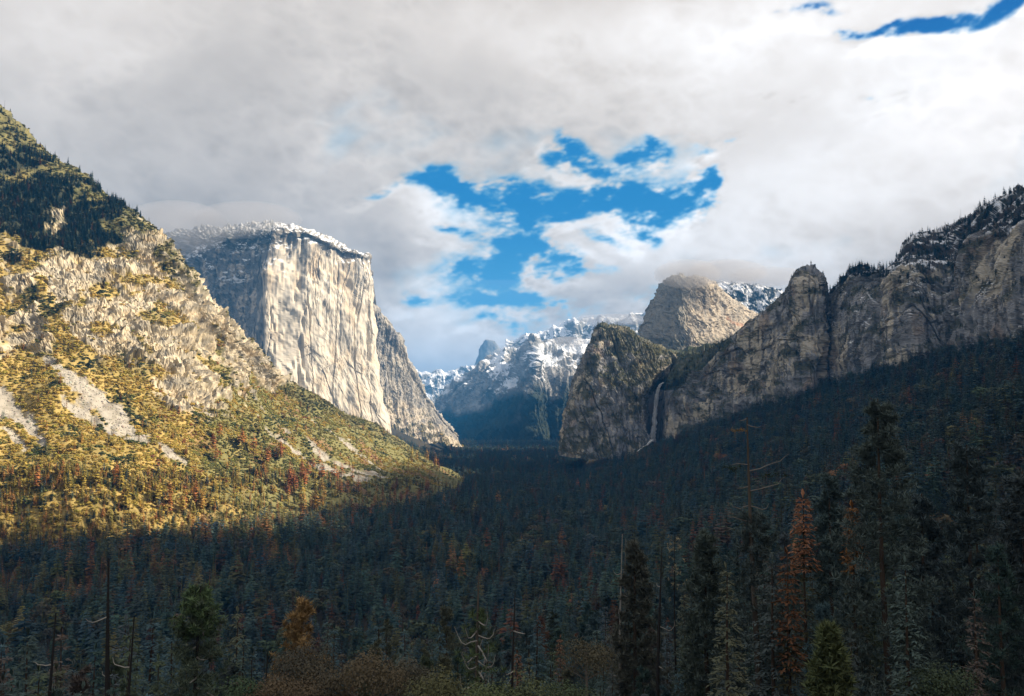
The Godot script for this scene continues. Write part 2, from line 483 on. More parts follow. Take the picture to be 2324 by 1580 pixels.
func make_sky() -> ImageTexture:
	for g in [[1500, 418, 105, 34, 1.15], [1590, 385, 50, 34, 1.0], [1400, 440, 90, 26, .9], [1290, 478, 120, 28, 1.1], [1130, 436, 110, 22, .95], [1010, 420, 50, 16, .6], [1340, 365, 55, 22, .8], [1330, 330, 40, 14, .5],
			[1440, 330, 36, 26, .6], [1600, 305, 60, 12, .4], [1180, 535, 80, 34, .8], [1250, 565, 50, 30, .55], [1100, 595, 70, 24, .75], [1170, 640, 80, 24, .55], [1290, 610, 50, 18, .5], [1210, 700, 110, 22, .8], [1090, 690, 50, 20, .8], [985, 683, 18, 16, .9],
			[1340, 612, 40, 18, .6], [1475, 492, 26, 18, .8], [1200, 600, 120, 60, .25], [1130, 745, 60, 14, .5], [1380, 540, 40, 14, .3], [1450, 640, 60, 20, .3], [1030, 525, 40, 12, .6], [900, 440, 40, 14, .4],
			[2075, 38, 60, 24, 1.1], [2170, 12, 80, 20, 1.0], [2290, -8, 90, 18, .9], [1850, -2, 60, 12, .6], [1960, 55, 40, 22, .5], [1780, 240, 40, 14, .35], [2010, 240, 40, 14, .3], [1700, 215, 30, 14, .3]]:
		var c := sky_angles(g[0], g[1])
		gaps.append([c.x, c.y, g[2] / 32.0, g[3] / 32.0, g[4]])
	for t in [[330, 520, 420, 170, -.055], [1180, 330, 330, 130, -.10], [880, 610, 60, 60, -.10], [2150, 570, 260, 100, -.04], [60, 360, 160, 60, -.03], [750, 240, 300, 120, -.02], [230, 110, 150, 60, .035], [1750, 170, 420, 160, .11], [2250, 250, 200, 160, .09], [420, 480, 200, 70, -.03],
			[1000, 800, 160, 80, .13], [1480, 560, 170, 60, .12], [1000, 490, 90, 60, .10], [1800, 560, 280, 130, .10], [1700, 420, 200, 80, .06], [1500, 60, 350, 70, .09], [960, 640, 70, 60, .06], [2100, 420, 250, 70, .03]]:
		var c := sky_angles(t[0], t[1])
		tones.append([c.x, c.y, t[2] / 32.0, t[3] / 32.0, t[4]])
	var im := Image.create(1024, 512, false, Image.FORMAT_RGB8)
	im.fill(Color(.33, .36, .37))
	for j in 262:
		for i in 1024:
			var a := (i + .5) / 1024.0 * 360.0
			im.set_pixel(i, j, sky_color(a - 360.0 if a > 180.0 else a, 90.0 - (j + .5) / 512.0 * 180.0))
	im.resize(4096, 2048, Image.INTERPOLATE_CUBIC)
	for j in range(1024 - 400, 1024 + 6):
		var e := 90.0 - (j + .5) / 2048.0 * 180.0
		for i in range(-410, 410):
			im.set_pixel(posmod(i, 4096), j, sky_color((i + .5) / 4096.0 * 360.0, e))
	return ImageTexture.create_from_image(im)

# ---------------------------------------------------------------- plants
func tri(a: Vector3, b: Vector3, c: Vector3, k: Color, n := Vector3.ZERO) -> void:
	var f := (c - a).cross(b - a)
	if n == Vector3.ZERO: n = f.normalized()
	elif f.dot(n) < 0.0:
		var t := b
		b = c
		c = t
	vv.append(a); vv.append(b); vv.append(c)
	vc.append(k); vc.append(k); vc.append(k)
	vn.append(n); vn.append(n); vn.append(n)

func take() -> ArrayMesh:
	var arr := []
	arr.resize(Mesh.ARRAY_MAX)
	arr[Mesh.ARRAY_VERTEX] = vv
	arr[Mesh.ARRAY_COLOR] = vc
	arr[Mesh.ARRAY_NORMAL] = vn
	var mesh := ArrayMesh.new()
	mesh.add_surface_from_arrays(Mesh.PRIMITIVE_TRIANGLES, arr)
	vn = PackedVector3Array()
	vv = PackedVector3Array()
	vc = PackedColorArray()
	return mesh

func rr(a: float, b: float) -> float: return rng.randf_range(a, b)
func ball() -> Vector3:
	var v := Vector3(rr(-1, 1), rr(-1, 1), rr(-1, 1))
	while v.length() > 1.0 or v.length() < .05: v = Vector3(rr(-1, 1), rr(-1, 1), rr(-1, 1))
	return v

func tube(pts: Array, r0: float, r1: float, sides: int, k: Color) -> void:
	var rings := []
	for i in pts.size():
		var p: Vector3 = pts[i]
		var t: Vector3 = (pts[mini(i + 1, pts.size() - 1)] - pts[maxi(i - 1, 0)]).normalized()
		var x := t.cross(Vector3(.31, .2, .93)).normalized()
		var y := t.cross(x)
		var ring := []
		for s in sides:
			ring.append(p + (x * cos(TAU * s / sides) + y * sin(TAU * s / sides)) * lerpf(r0, r1, float(i) / (pts.size() - 1)))
		rings.append(ring)
	for i in pts.size() - 1:
		for s in sides:
			var s2 := (s + 1) % sides
			var shade := k * rr(.8, 1.2)
			var out: Vector3 = (rings[i][s] + rings[i][s2] - pts[i] * 2.0).normalized()
			tri(rings[i][s], rings[i + 1][s], rings[i][s2], shade, out)
			tri(rings[i][s2], rings[i + 1][s], rings[i + 1][s2], shade, out)

func stem(H: float, r: float, lean := 0.0, k := Color(1, 1, 1)) -> ArrayMesh:
	var pts := []
	for i in 9:
		var t := i / 8.0
		pts.append(Vector3(lean * t * t * H + sin(t * 7.0 + lean * 50.0) * .12, t * H - 1.5 * (1.0 - t), cos(t * 5.0) * .12))
	tube(pts, r, r * .12, 7, k)
	return take()

func spray(a: Vector3, dir: Vector3, perp: Vector3, L: float, droop: float, w: float, k: Color) -> void:
	# a flat branchlet that widens, then droops to a point
	var mid := a + dir * L * .55 - Vector3(0, L * droop * .25, 0)
	var tip := a + dir * L - Vector3(0, L * droop, 0)
	var n := (dir * .7 + Vector3(0, .75, 0) + ball() * .35).normalized()
	tri(a, mid + perp * w * L, tip, k, (n + perp * .3).normalized())
	tri(a, tip, mid - perp * w * L, k, (n - perp * .3).normalized())

func fir_crown(H: float, R_: float, start: float, whorls: int, fine: bool, ragged := 0.2) -> void:
	for i in whorls:
		var t := start + (1.0 - start) * (i + rr(-.3, .3)) / whorls
		var prof := pow(maxf(1.0 - (t - start) / (1.0 - start), 0.02), .72) * (1.0 - .35 * S(start + .25, start, t))
		var nb := (5 + rng.randi() % 3) if not fine else (6 + rng.randi() % 3)
		var a0 := rr(0, TAU)
		for b in nb:
			if rng.randf() < ragged: continue
			var a := a0 + TAU * b / nb + rr(-.3, .3)
			var dir := Vector3(cos(a), 0, sin(a))
			var perp := Vector3(-sin(a), 0, cos(a))
			var L := R_ * prof * rr(.65, 1.15) + .15
			var p := Vector3(0, H * t, 0)
			var k := Color.WHITE * rr(.65, 1.3)
			if not fine:
				spray(p, (dir + Vector3(0, rr(-.05, .2), 0)).normalized(), perp, L, rr(.2, .5), .38, k)
				continue
			var droop := rr(.1, .45)
			var steps := clampi(int(L * 2.2), 2, 9)
			for s in steps:
				var f := .15 + .85 * (s + rr(0, .8)) / steps
				var q := p + dir * L * f - Vector3(0, L * droop * f * f, 0)
				for side in [-1.0, 1.0, 0.0]:
					if rng.randf() < .12: continue
					var d2: Vector3 = (dir * rr(.5, 1.0) + perp * side * rr(.5, 1.3) + Vector3(0, rr(-.25, .45), 0)).normalized()
					spray(q, d2, d2.cross(Vector3.UP).normalized(), (rr(.45, .8) + L * .09) * (1.1 - f * .45), rr(.0, .6), rr(.14, .26), k * rr(.7, 1.3))
	for s in 3: spray(Vector3(0, H * .985, 0), (Vector3.UP + ball() * .3).normalized(), Vector3(cos(s * 2.1), 0, sin(s * 2.1)), H * .03, 0.0, .2, Color.WHITE)

func tuft(p: Vector3, r: float, n: int, k: Color) -> void:
	for i in n:
		var d := (ball().normalized() + Vector3(0, .35, 0)).normalized()
		var s := d.cross(ball()).normalized() * r * rr(.06, .12)
		tri(p + d * r * .12 + s * .5, p + d * r * rr(.7, 1.15), p + d * r * .12 - s, k * rr(.7, 1.3), (d + Vector3(0, .4, 0)).normalized())

func pine_crown(H: float, R_: float, start: float, limbs: int, tufts: int, each: int, gap := .15, one_side := 0.0) -> void:
	for i in limbs:
		if rng.randf() < gap: continue
		var t := lerpf(start, .985, (i + rr(0, 1)) / limbs)
		var a := i * 2.4 + rr(-.5, .5)
		if one_side > 0.0 and cos(a) > .2 and rng.randf() < one_side: continue
		var dir := Vector3(cos(a), 0, sin(a))
		var x := (t - start) / (1.0 - start)
		var L := R_ * pow(1.0 - x * .93, .8) * (.55 + .45 * S(0.0, .22, x)) * rr(.6, 1.15)
		var p := Vector3(0, H * t, 0)
		var sag := rr(-.12, .22)
		for s in tufts:
			var f := .3 + .72 * (s + rr(-.3, .3)) / tufts
			var q := p + dir * L * f + Vector3(0, L * (f * f * .32 - f * sag), 0) + ball() * (L * .13 + .2)
			tuft(q, rr(.45, .85), each, Color.WHITE * rr(.6, 1.3))

func limb(p: Vector3, a: float, L: float, sag: float, lift: float, r: float, k: Color) -> void:
	var dir := Vector3(cos(a), 0, sin(a))
	var pts := []
	for i in 6:
		var f := i / 5.0
		pts.append(p + dir * L * sin(f * 1.45) - Vector3(0, sag * L * sin(f * PI * .7), 0) + Vector3(0, lift * L * f * f * f, 0) + dir.cross(Vector3.UP) * sin(f * 5.0 + a * 3.0) * L * .05)
	for i in range(1, 6): pts[i] += ball() * L * .05
	tube(pts, r, r * .25, 4, k)

func oak_crown(r: float, lumps: int, leaves: int, size: float, squash := .85) -> void:
	for l in lumps:
		var c := ball() * r * .62
		c.y = absf(c.y) * squash + r * .35
		var lr := r * rr(.3, .52)
		var k := Color.WHITE * rr(.75, 1.2)
		for i in leaves:
			var d := ball().normalized()
			if d.y < -.5: d.y = -d.y
			var p := c + d * lr * rr(.75, 1.08)
			var s := d.cross(ball()).normalized()
			var up := (s.cross(d) + d * rr(-.3, .8)).normalized()
			tri(p - s * size, p + up * size * 1.6, p + s * size, k * rr(.8, 1.2), (d + ball() * .4).normalized())

func both(H: float, r: float, trunk_tint: Color) -> void:
	# a trunk added to the crown that is being made, for the distant copies
	tube([Vector3(0, -1.0, 0), Vector3(0, H * .5, 0), Vector3(0, H * .97, 0)], r, r * .1, 4, trunk_tint)

func both_mesh(H: float, r: float) -> ArrayMesh:
	both(H, r, Color(1.3, .9, .8))
	return take()

func leafy(c: Color) -> StandardMaterial3D:
	var m := StandardMaterial3D.new()
	m.vertex_color_use_as_albedo = true
	m.albedo_color = c.linear_to_srgb()
	m.roughness = .9
	m.metallic_specular = .2
	return m

func needles(c: Color) -> StandardMaterial3D:
	var m := leafy(c)
	m.backlight_enabled = true
	m.backlight = Color(.6, .6, .6)
	return m

var hmap := {}
func surface_h(x: float, d: float) -> float:
	var h := ground_h(x, d)
	var k := Vector2i(int(floor(x / 12.0)), int(floor(d / 12.0)))
	return maxf(h, hmap.get(k, -999.0))

func find_depth(px: float, py: float, H: float, d0: float, d1: float) -> float:
	# how far away a tree of height H stands whose tip is seen there
	var d := d0
	while d < d1:
		var q := P(px, py, d)
		if surface_h(q.x, d) + H >= q.y: return d
		d += 12.0
	return d1

func copies(called: String, mesh: Mesh, where: Array, tints: Array, m: Material, parent: Node3D) -> void:
	if where.is_empty(): return
	var mm := MultiMesh.new()
	mm.transform_format = MultiMesh.TRANSFORM_3D
	mm.use_colors = true
	mm.mesh = mesh
	mm.instance_count = where.size()
	for i in where.size():
		mm.set_instance_transform(i, where[i])
		mm.set_instance_color(i, tints[i])
	var o := MultiMeshInstance3D.new()
	o.name = called
	o.multimesh = mm
	o.material_override = m
	o.set_meta("kind", "stuff")
	parent.add_child(o, true)

func stand(p: Vector3, h: float, wide := 1.0) -> Transform3D:
	var b := Basis(Vector3.UP, rr(0, TAU)) * Basis(Vector3(1, 0, 0), rr(-.03, .03))
	return Transform3D(b.scaled(Vector3(h * wide, h, h * wide)), p)

func jitter(c: Color, s: float) -> Color:
	var k := rr(1.0 - s, 1.0 + s)
	return Color(c.r * k * rr(.88, 1.12), c.g * k * rr(.92, 1.08), c.b * k * rr(.85, 1.15))

func conifer_tint(x: float, d: float) -> Color:
	var t := rng.randf()
	var patch := N(x * .006, 3.0, d * .006)
	if t < .62 + patch * .3: return jitter(Color(.064, .10, .09), .36)
	if t < .80: return jitter(Color(.054, .096, .108), .36)
	if t < .90: return jitter(Color(.085, .095, .048), .3)
	if t < .972: return jitter(Color(.090, .068, .050), .3)
	return jitter(Color(.18, .085, .045), .3)

func whereabouts(px: float, py: float) -> String:
	var row := "at bottom edge" if py > 1480 else "low down" if py > 1360 else "half way up" if py > 1200 else "high up"
	var side := "at the far left" if px < 300 else "left of the golden pine" if px < 690 else "between golden pine and spire snag" if px < 1085 else "right of the spire snag" if px < 1400 else "near the pale snags" if px < 1640 else "below the bare topped tree" if px < 1790 else "by the orange conifers" if px < 1990 else "right of the tallest pine" if px < 2160 else "at the far right"
	return row + " " + side

func cloud_bank(called: String, at: Vector3, size: Vector3, density: float, label: String) -> void:
	var f := FogVolume.new()
	f.name = titled(called)
	f.shape = RenderingServer.FOG_VOLUME_SHAPE_ELLIPSOID
	f.size = size
	f.position = at
	var m := FogMaterial.new()
	m.density = density
	m.albedo = Color(.93, .93, .96)
	f.material = m
	add_child(f)
	tag(f, label, "cloud", "", "stuff")

func build_fall(line: Array, d: float) -> ArrayMesh:
	# a lens-shaped sheet of water with a frayed edge; line: [px, py, width]
	var n := 64
	var m := 10
	var rows := []
	for i in n + 1:
		var f := float(i) / n * (line.size() - 1)
		var k := mini(int(f), line.size() - 2)
		var a: Array = line[k]
		var b: Array = line[k + 1]
		var t := f - k
		var px := lerpf(a[0], b[0], t)
		var py := lerpf(a[1], b[1], t)
		var w := lerpf(a[2], b[2], t) * .5
		var ring := []
		for j in m:
			var an := TAU * j / m
			var q := P(px + cos(an) * w * (1.0 + N(i * .35, j * .8, 3.0) * .9) + N(i * .06, 4.0, 2.0) * 1.2, py, d)
			ring.append(q + Vector3(0, 0, sin(an) * 4.0 + N(i * .4, j * .9, 9.0) * 2.0))
		rows.append(ring)
	for i in n:
		for j in m:
			var j2 := (j + 1) % m
			var k := Color.WHITE * (.8 + .7 * N(i * .05, j * 1.7, 5.0))
			tri(rows[i][j], rows[i + 1][j], rows[i][j2], k)
			tri(rows[i][j2], rows[i + 1][j], rows[i + 1][j2], k)
	return take()

func rooted(called: String, label: String, px: float, py: float, d: float) -> Array:
	# (a node at the foot of a tree whose tip is seen there, the tree's height)
	var tip := P(px, py, d)
	var y := ground_h(tip.x, d) - .3
	var o := base(called, Vector3(tip.x, y, tip.z))
	tag(o, label, "tree")
	return [o, tip.y - y]

func heroes() -> void:
	var pale := leafy(Color(.33, .31, .275))
	var dark := leafy(Color(.03, .028, .027))
	var grey := leafy(Color(.20, .18, .16))
	rng.seed = 77
	# pine with bare curved limbs, lower left
	var h := rooted("pine_tree", "green pine with pale bare curling limbs, lower left", 450, 1330, 78)
	var o: Node3D = h[0]
	var H: float = h[1]
	put("trunk", stem(H, .5, .004), dark, o)
	pine_crown(H, 6.8, .3, 84, 13, 16, .22)
	put("crown", take(), needles(Color(.16, .205, .14)), o)
	pine_crown(H, 3.4, .86, 26, 12, 14, .05)
	put("crown", take(), needles(Color(.18, .27, .13)), o)
	for i in 15:
		limb(Vector3(.004 * H, H * lerpf(.5, .92, i / 15.0), 0), i * 2.3 + .2, rr(2.2, 4.4) * lerpf(1.0, .5, i / 15.0), rr(.1, .5), rr(.2, .7), .075, Color.WHITE)
		put("branch", take(), pale, o)
	# golden, half dead pine
	h = rooted("golden_pine", "half dead golden brown pine in layered tufts above brown oaks", 690, 1357, 84)
	o = h[0]; H = h[1]
	put("trunk", stem(H, .42), grey, o)
	pine_crown(H, 4.4, .62, 60, 14, 14, .1, .75)
	put("crown", take(), needles(Color(.44, .29, .13)), o)
	for i in 6:
		limb(Vector3(0, H * lerpf(.66, .9, i / 6.0), 0), rr(-.6, .6), rr(1.8, 3.2), -.1, .25, .05, Color.WHITE)
		put("branch", take(), grey, o)
	# spire snag with U-shaped limbs
	h = rooted("spire_snag", "dying tree with a bare spire and pale upturned limbs, lower middle", 1085, 1298, 80)
	o = h[0]; H = h[1]
	put("trunk", stem(H, .45, .0), leafy(Color(.10, .085, .07)), o)
	for i in 19:
		var t := lerpf(.55, .86, i / 19.0)
		var L := rr(1.6, 3.6) * lerpf(1.1, .6, i / 19.0)
		limb(Vector3(0, H * t, 0), i * 2.5, L, rr(.2, .5), rr(.5, 1.1), .075, Color.WHITE)
		put("branch", take(), pale, o)
	pine_crown(H * .88, 4.6, .5, 40, 5, 13, .35)
	put("crown", take(), needles(Color(0.132, 0.188, 0.09)), o)
	# charred and bare trunks
	for a in [[266, 1268, 74, .55, dark, "tall charred trunk with short broken limbs, far left", -.02], [292, 1400, 70, .38, dark, "charred trunk leaning beside the tallest charred one, far left", .012], [116, 1392, 76, .45, dark, "charred trunk half hidden in trees at the left edge", .01],
			[598, 1478, 66, .3, dark, "short charred trunk with bare limbs left of the golden pine", .01], [578, 1494, 66, .26, dark, "shorter of two charred trunks left of the golden pine", -.01],
			[1404, 1212, 105, .34, pale, "tall bare pale trunk without crown, right of middle", .01], [1487, 1242, 98, .4, dark, "thin black bare trunk with a broken tip, right of middle", .02], [1163, 1342, 80, .34, dark, "thin dark bare trunk right of the spire snag", .006],
			[1418, 1222, 108, .2, grey, "slim grey bare trunk close beside the pale one", .0]]:
		h = rooted("snag_tree", a[5], a[0], a[1], a[2])
		o = h[0]; H = h[1]
		put("trunk", stem(H, a[3], a[6]), a[4], o)
		for i in 9:
			var t := lerpf(.3, .93, i / 9.0)
			limb(Vector3(a[6] * H * t * t, H * t, 0), i * 2.4 + a[0], rr(.8, 2.2), rr(.0, .35), rr(.1, .7), .06, Color.WHITE)
			put("branch", take(), pale if i % 2 == 0 else a[4], o)
	# cream leaved tree
	h = rooted("cream_tree", "sparse tree with cream coloured leaf clusters among dark conifers", 1530, 1212, 110)
	o = h[0]; H = h[1]
	put("trunk", stem(H, .25), dark, o)
	for i in 46:
		var t := lerpf(.72, .995, pow(rng.randf(), .8))
		tuft(Vector3(0, H * t, 0) + Vector3(rr(-1, 1), 0, rr(-1, 1)) * (2.6 * (1.02 - t) / .28 + .3), rr(.3, .55), 12, Color.WHITE * rr(.7, 1.2))
	put("crown", take(), needles(Color(.50, .42, .26)), o)
	# orange conifers on the right
	for a in [[1822, 1120, 92, 2.7, .76, Color(.42, .21, .12), "bright orange dead conifer right of the bare topped tree"], [1934, 1144, 88, 2.2, .80, Color(.36, .18, .07), "slim orange dead conifer beside the tallest pine"], [1786, 1250, 80, 2.2, .6, Color(.20, .10, .055), "reddish brown thin conifer below the bright orange one"]]:
		h = rooted("orange_conifer", a[6], a[0], a[1], a[2])
		o = h[0]; H = h[1]
		put("trunk", stem(H, .34), bark_mat, o)
		fir_crown(H, a[3], a[4], 16, true, .18)
		put("crown", take(), needles(a[5]), o)
		fir_crown(H * (a[4] + .12), a[3] * 1.25, .2, 22, true, .25)
		put("lower_crown", take(), needles(Color(.085, .085, .05)), o)
	# bare topped tree and the tallest pine
	h = rooted("bare_topped_tree", "tall conifer with a bare top and one golden tuft, on the right", 1706, 946, 88)
	o = h[0]; H = h[1]
	put("trunk", stem(H, .55, -.012), leafy(Color(.09, .075, .06)), o)
	pine_crown(H * .77, 7.4, .2, 95, 18, 18, .15)
	put("crown", take(), needles(Color(.135, .18, .175)), o)
	for a in [[.985, 2.9, 1.4], [.97, .4, 1.6], [.88, 3.3, 2.6], [.86, .1, 4.0], [.83, 2.9, 2.4], [.82, .5, 3.4], [.79, 3.5, 2.2], [.78, -.3, 3.0], [.75, 2.6, 3.2]]:
		limb(Vector3(-.012 * H * a[0] * a[0], H * (a[0] + rr(-.012, .012)), 0), a[1] + rr(-.7, .7), a[2] * rr(.6, 1.1), rr(-.25, .3), rr(-.2, .4), .06, Color.WHITE)
		put("branch", take(), grey, o)
	for i in 9: tuft(Vector3(-.6 - i * .2, H * .965 + rr(-.15, .2), rr(-.2, .2)), .45, 10, Color.WHITE)
	put("golden_tuft", take(), needles(Color(.42, .26, .08)), o)
	for i in 14: tuft(Vector3(-.3 + rr(1.2, 3.6) * (1.0 if i % 2 == 0 else -.8), H * (.855 if i % 2 == 0 else .87) + rr(-.2, .2), rr(-.5, .5)), .6, 11, Color.WHITE)
	put("twig_foliage", take(), needles(Color(.05, .07, .035)), o)
	for a in [[1990, 906, 84, 9.4, .12, Color(.16, .215, .20), "tallest dark bushy pine on the right", 90], [2192, 1010, 92, 8.0, .12, Color(.125, .175, .185), "broad dark pine right of the tallest one", 80], [2318, 1070, 80, 7.4, .12, Color(.13, .17, .18), "dark pine cut by the right edge", 70], [2090, 1120, 96, 6.6, .12, Color(.125, .175, .19), "shorter dark pine close right of the tallest one", 70],
			[1880, 1075, 100, 6.2, .12, Color(.12, .18, .18), "dark green pine between the two orange conifers", 70], [1600, 1210, 96, 6.4, .1, Color(.145, .19, .165), "green pine beside the cream leaved tree", 70], [1440, 1225, 104, 5.8, .12, Color(.165, .18, .15), "olive pine just right of the pale bare trunk", 70], [1880, 1420, 58, 3.4, .1, Color(0.171, 0.21, 0.099), "fresh yellow green young conifer, lower right", 50]]:
		h = rooted("tall_pine", a[6], a[0], a[1], a[2])
		o = h[0]; H = h[1]
		put("trunk", stem(H, .5), bark_mat, o)
		pine_crown(H, a[3], a[4], a[7] + 35, 26, 18, .1)
		put("crown", take(), needles(a[5]), o)
	# brown oaks along the bottom edge
	for a in [[640, 1505, 60, Color(0.144, 0.111, 0.072), "brown"], [745, 1490, 64, Color(0.129, 0.111, 0.076), "dull brown"], [850, 1462, 62, Color(0.152, 0.125, 0.081), "warm brown"], [925, 1470, 66, Color(0.114, 0.108, 0.081), "grey brown"], [1000, 1500, 60, Color(0.137, 0.140, 0.072), "yellow brown"], [1110, 1530, 56, Color(0.129, 0.158, 0.076), "olive"], [1215, 1520, 58, Color(0.137, 0.161, 0.086), "pale olive"], [1300, 1535, 60, Color(0.091, 0.125, 0.072), "dark olive"], [540, 1525, 60, Color(0.076, 0.116, 0.064), "mossy green"], [2130, 1490, 60, Color(0.076, 0.104, 0.064), "dusky green"], [1330, 1440, 84, Color(0.129, 0.119, 0.080), "tawny"], [690, 1440, 70, Color(0.106, 0.099, 0.076), "ashen brown"]]:
		h = rooted("oak_tree", "%s leafy oak along the bottom edge" % a[4], a[0], a[1], a[2])
		o = h[0]; H = h[1]
		var r := 3.4
		var pts := [Vector3(0, -1, 0), Vector3(.1, H * .5, 0), Vector3(0, H - r * .5, .1)]
		tube(pts, .3, .1, 6, Color.WHITE)
		put("trunk", take(), grey, o)
		oak_crown(r, 22, 170, .085, .9)
		var crown := put("crown", take(), needles(a[3]), o)
		crown.position.y = H - r * 1.35
		for i in 7:
			limb(Vector3(0, H - r * 1.3, 0), i * 1.1, r * .8, -.4, .3, .06, Color.WHITE)
			put("branch", take(), grey, o)

func orange_trees(kinds: Array) -> void:
	# dead orange and yellowing conifers at the foot of the sunlit slope; [px, py] of their tips
	rng.seed = 31
	var mats := [needles(Color(.44, .18, .065)), needles(Color(.37, .14, .06)), needles(Color(.46, .27, .075)), needles(Color(.40, .31, .075))]
	var tone := ["bright orange", "rust red", "amber", "yellow"]
	var list := []
	for c in [[500, 980, 3, 20, 26, 0], [560, 990, 3, 26, 22, 0], [622, 1002, 5, 24, 26, 0], [700, 1040, 9, 50, 24, 0], [780, 1062, 8, 40, 26, 0], [655, 1088, 4, 24, 20, 1], [722, 1092, 8, 40, 26, 2], [700, 1118, 4, 24, 20, 1], [830, 1140, 7, 34, 22, 0], [885, 1092, 6, 36, 20, 1], [955, 1096, 5, 36, 18, 0], [1010, 1108, 5, 34, 14, 2], [1078, 1120, 2, 14, 14, 2], [1120, 1116, 3, 14, 10, 1],
			[965, 1020, 6, 34, 10, 2], [1010, 1030, 5, 30, 10, 0], [440, 1110, 7, 60, 24, 3], [340, 1085, 7, 60, 26, 3], [90, 1050, 6, 70, 24, 3], [230, 1052, 6, 60, 24, 3], [470, 1120, 5, 30, 20, 2], [1330, 1085, 2, 20, 8, 1], [1340, 1068, 1, 4, 4, 2], [1060, 985, 7, 60, 6, 1]]:
		for k in c[2]: list.append([c[0] + rr(-1, 1) * c[3], c[1] + rr(-1, 1) * c[4], (c[5] + (1 if rng.randf() < .3 else 0)) % 4])
	for a in list:
		var H := rr(26, 42)
		var d := find_depth(a[0], a[1], H, 1000.0, 4600.0)
		var p := P(a[0], a[1], d)
		var o := base("dead_conifer", Vector3(p.x, surface_h(p.x, d) - .6, -d), rr(0, TAU))
		o.scale = Vector3(1.45, 1.0, 1.45) * (H / 30.0)
		var v := rng.randi() % 4
		put("crown", far_crowns[v], mats[a[2]], o)
		put("trunk", far_trunk, bark_mat, o)
		var spot := "left below the scree" if a[0] < 300 else "below the big scree tongues" if a[0] < 560 else "at the foot of the sunlit slope" if a[0] < 860 else "on the valley floor below the monolith" if a[0] < 1140 else "in the dark forest left of the waterfall"
		tag(o, "%s dying conifer %s" % [tone[a[2]], spot], "tree", "dying conifers below the sunlit slope")

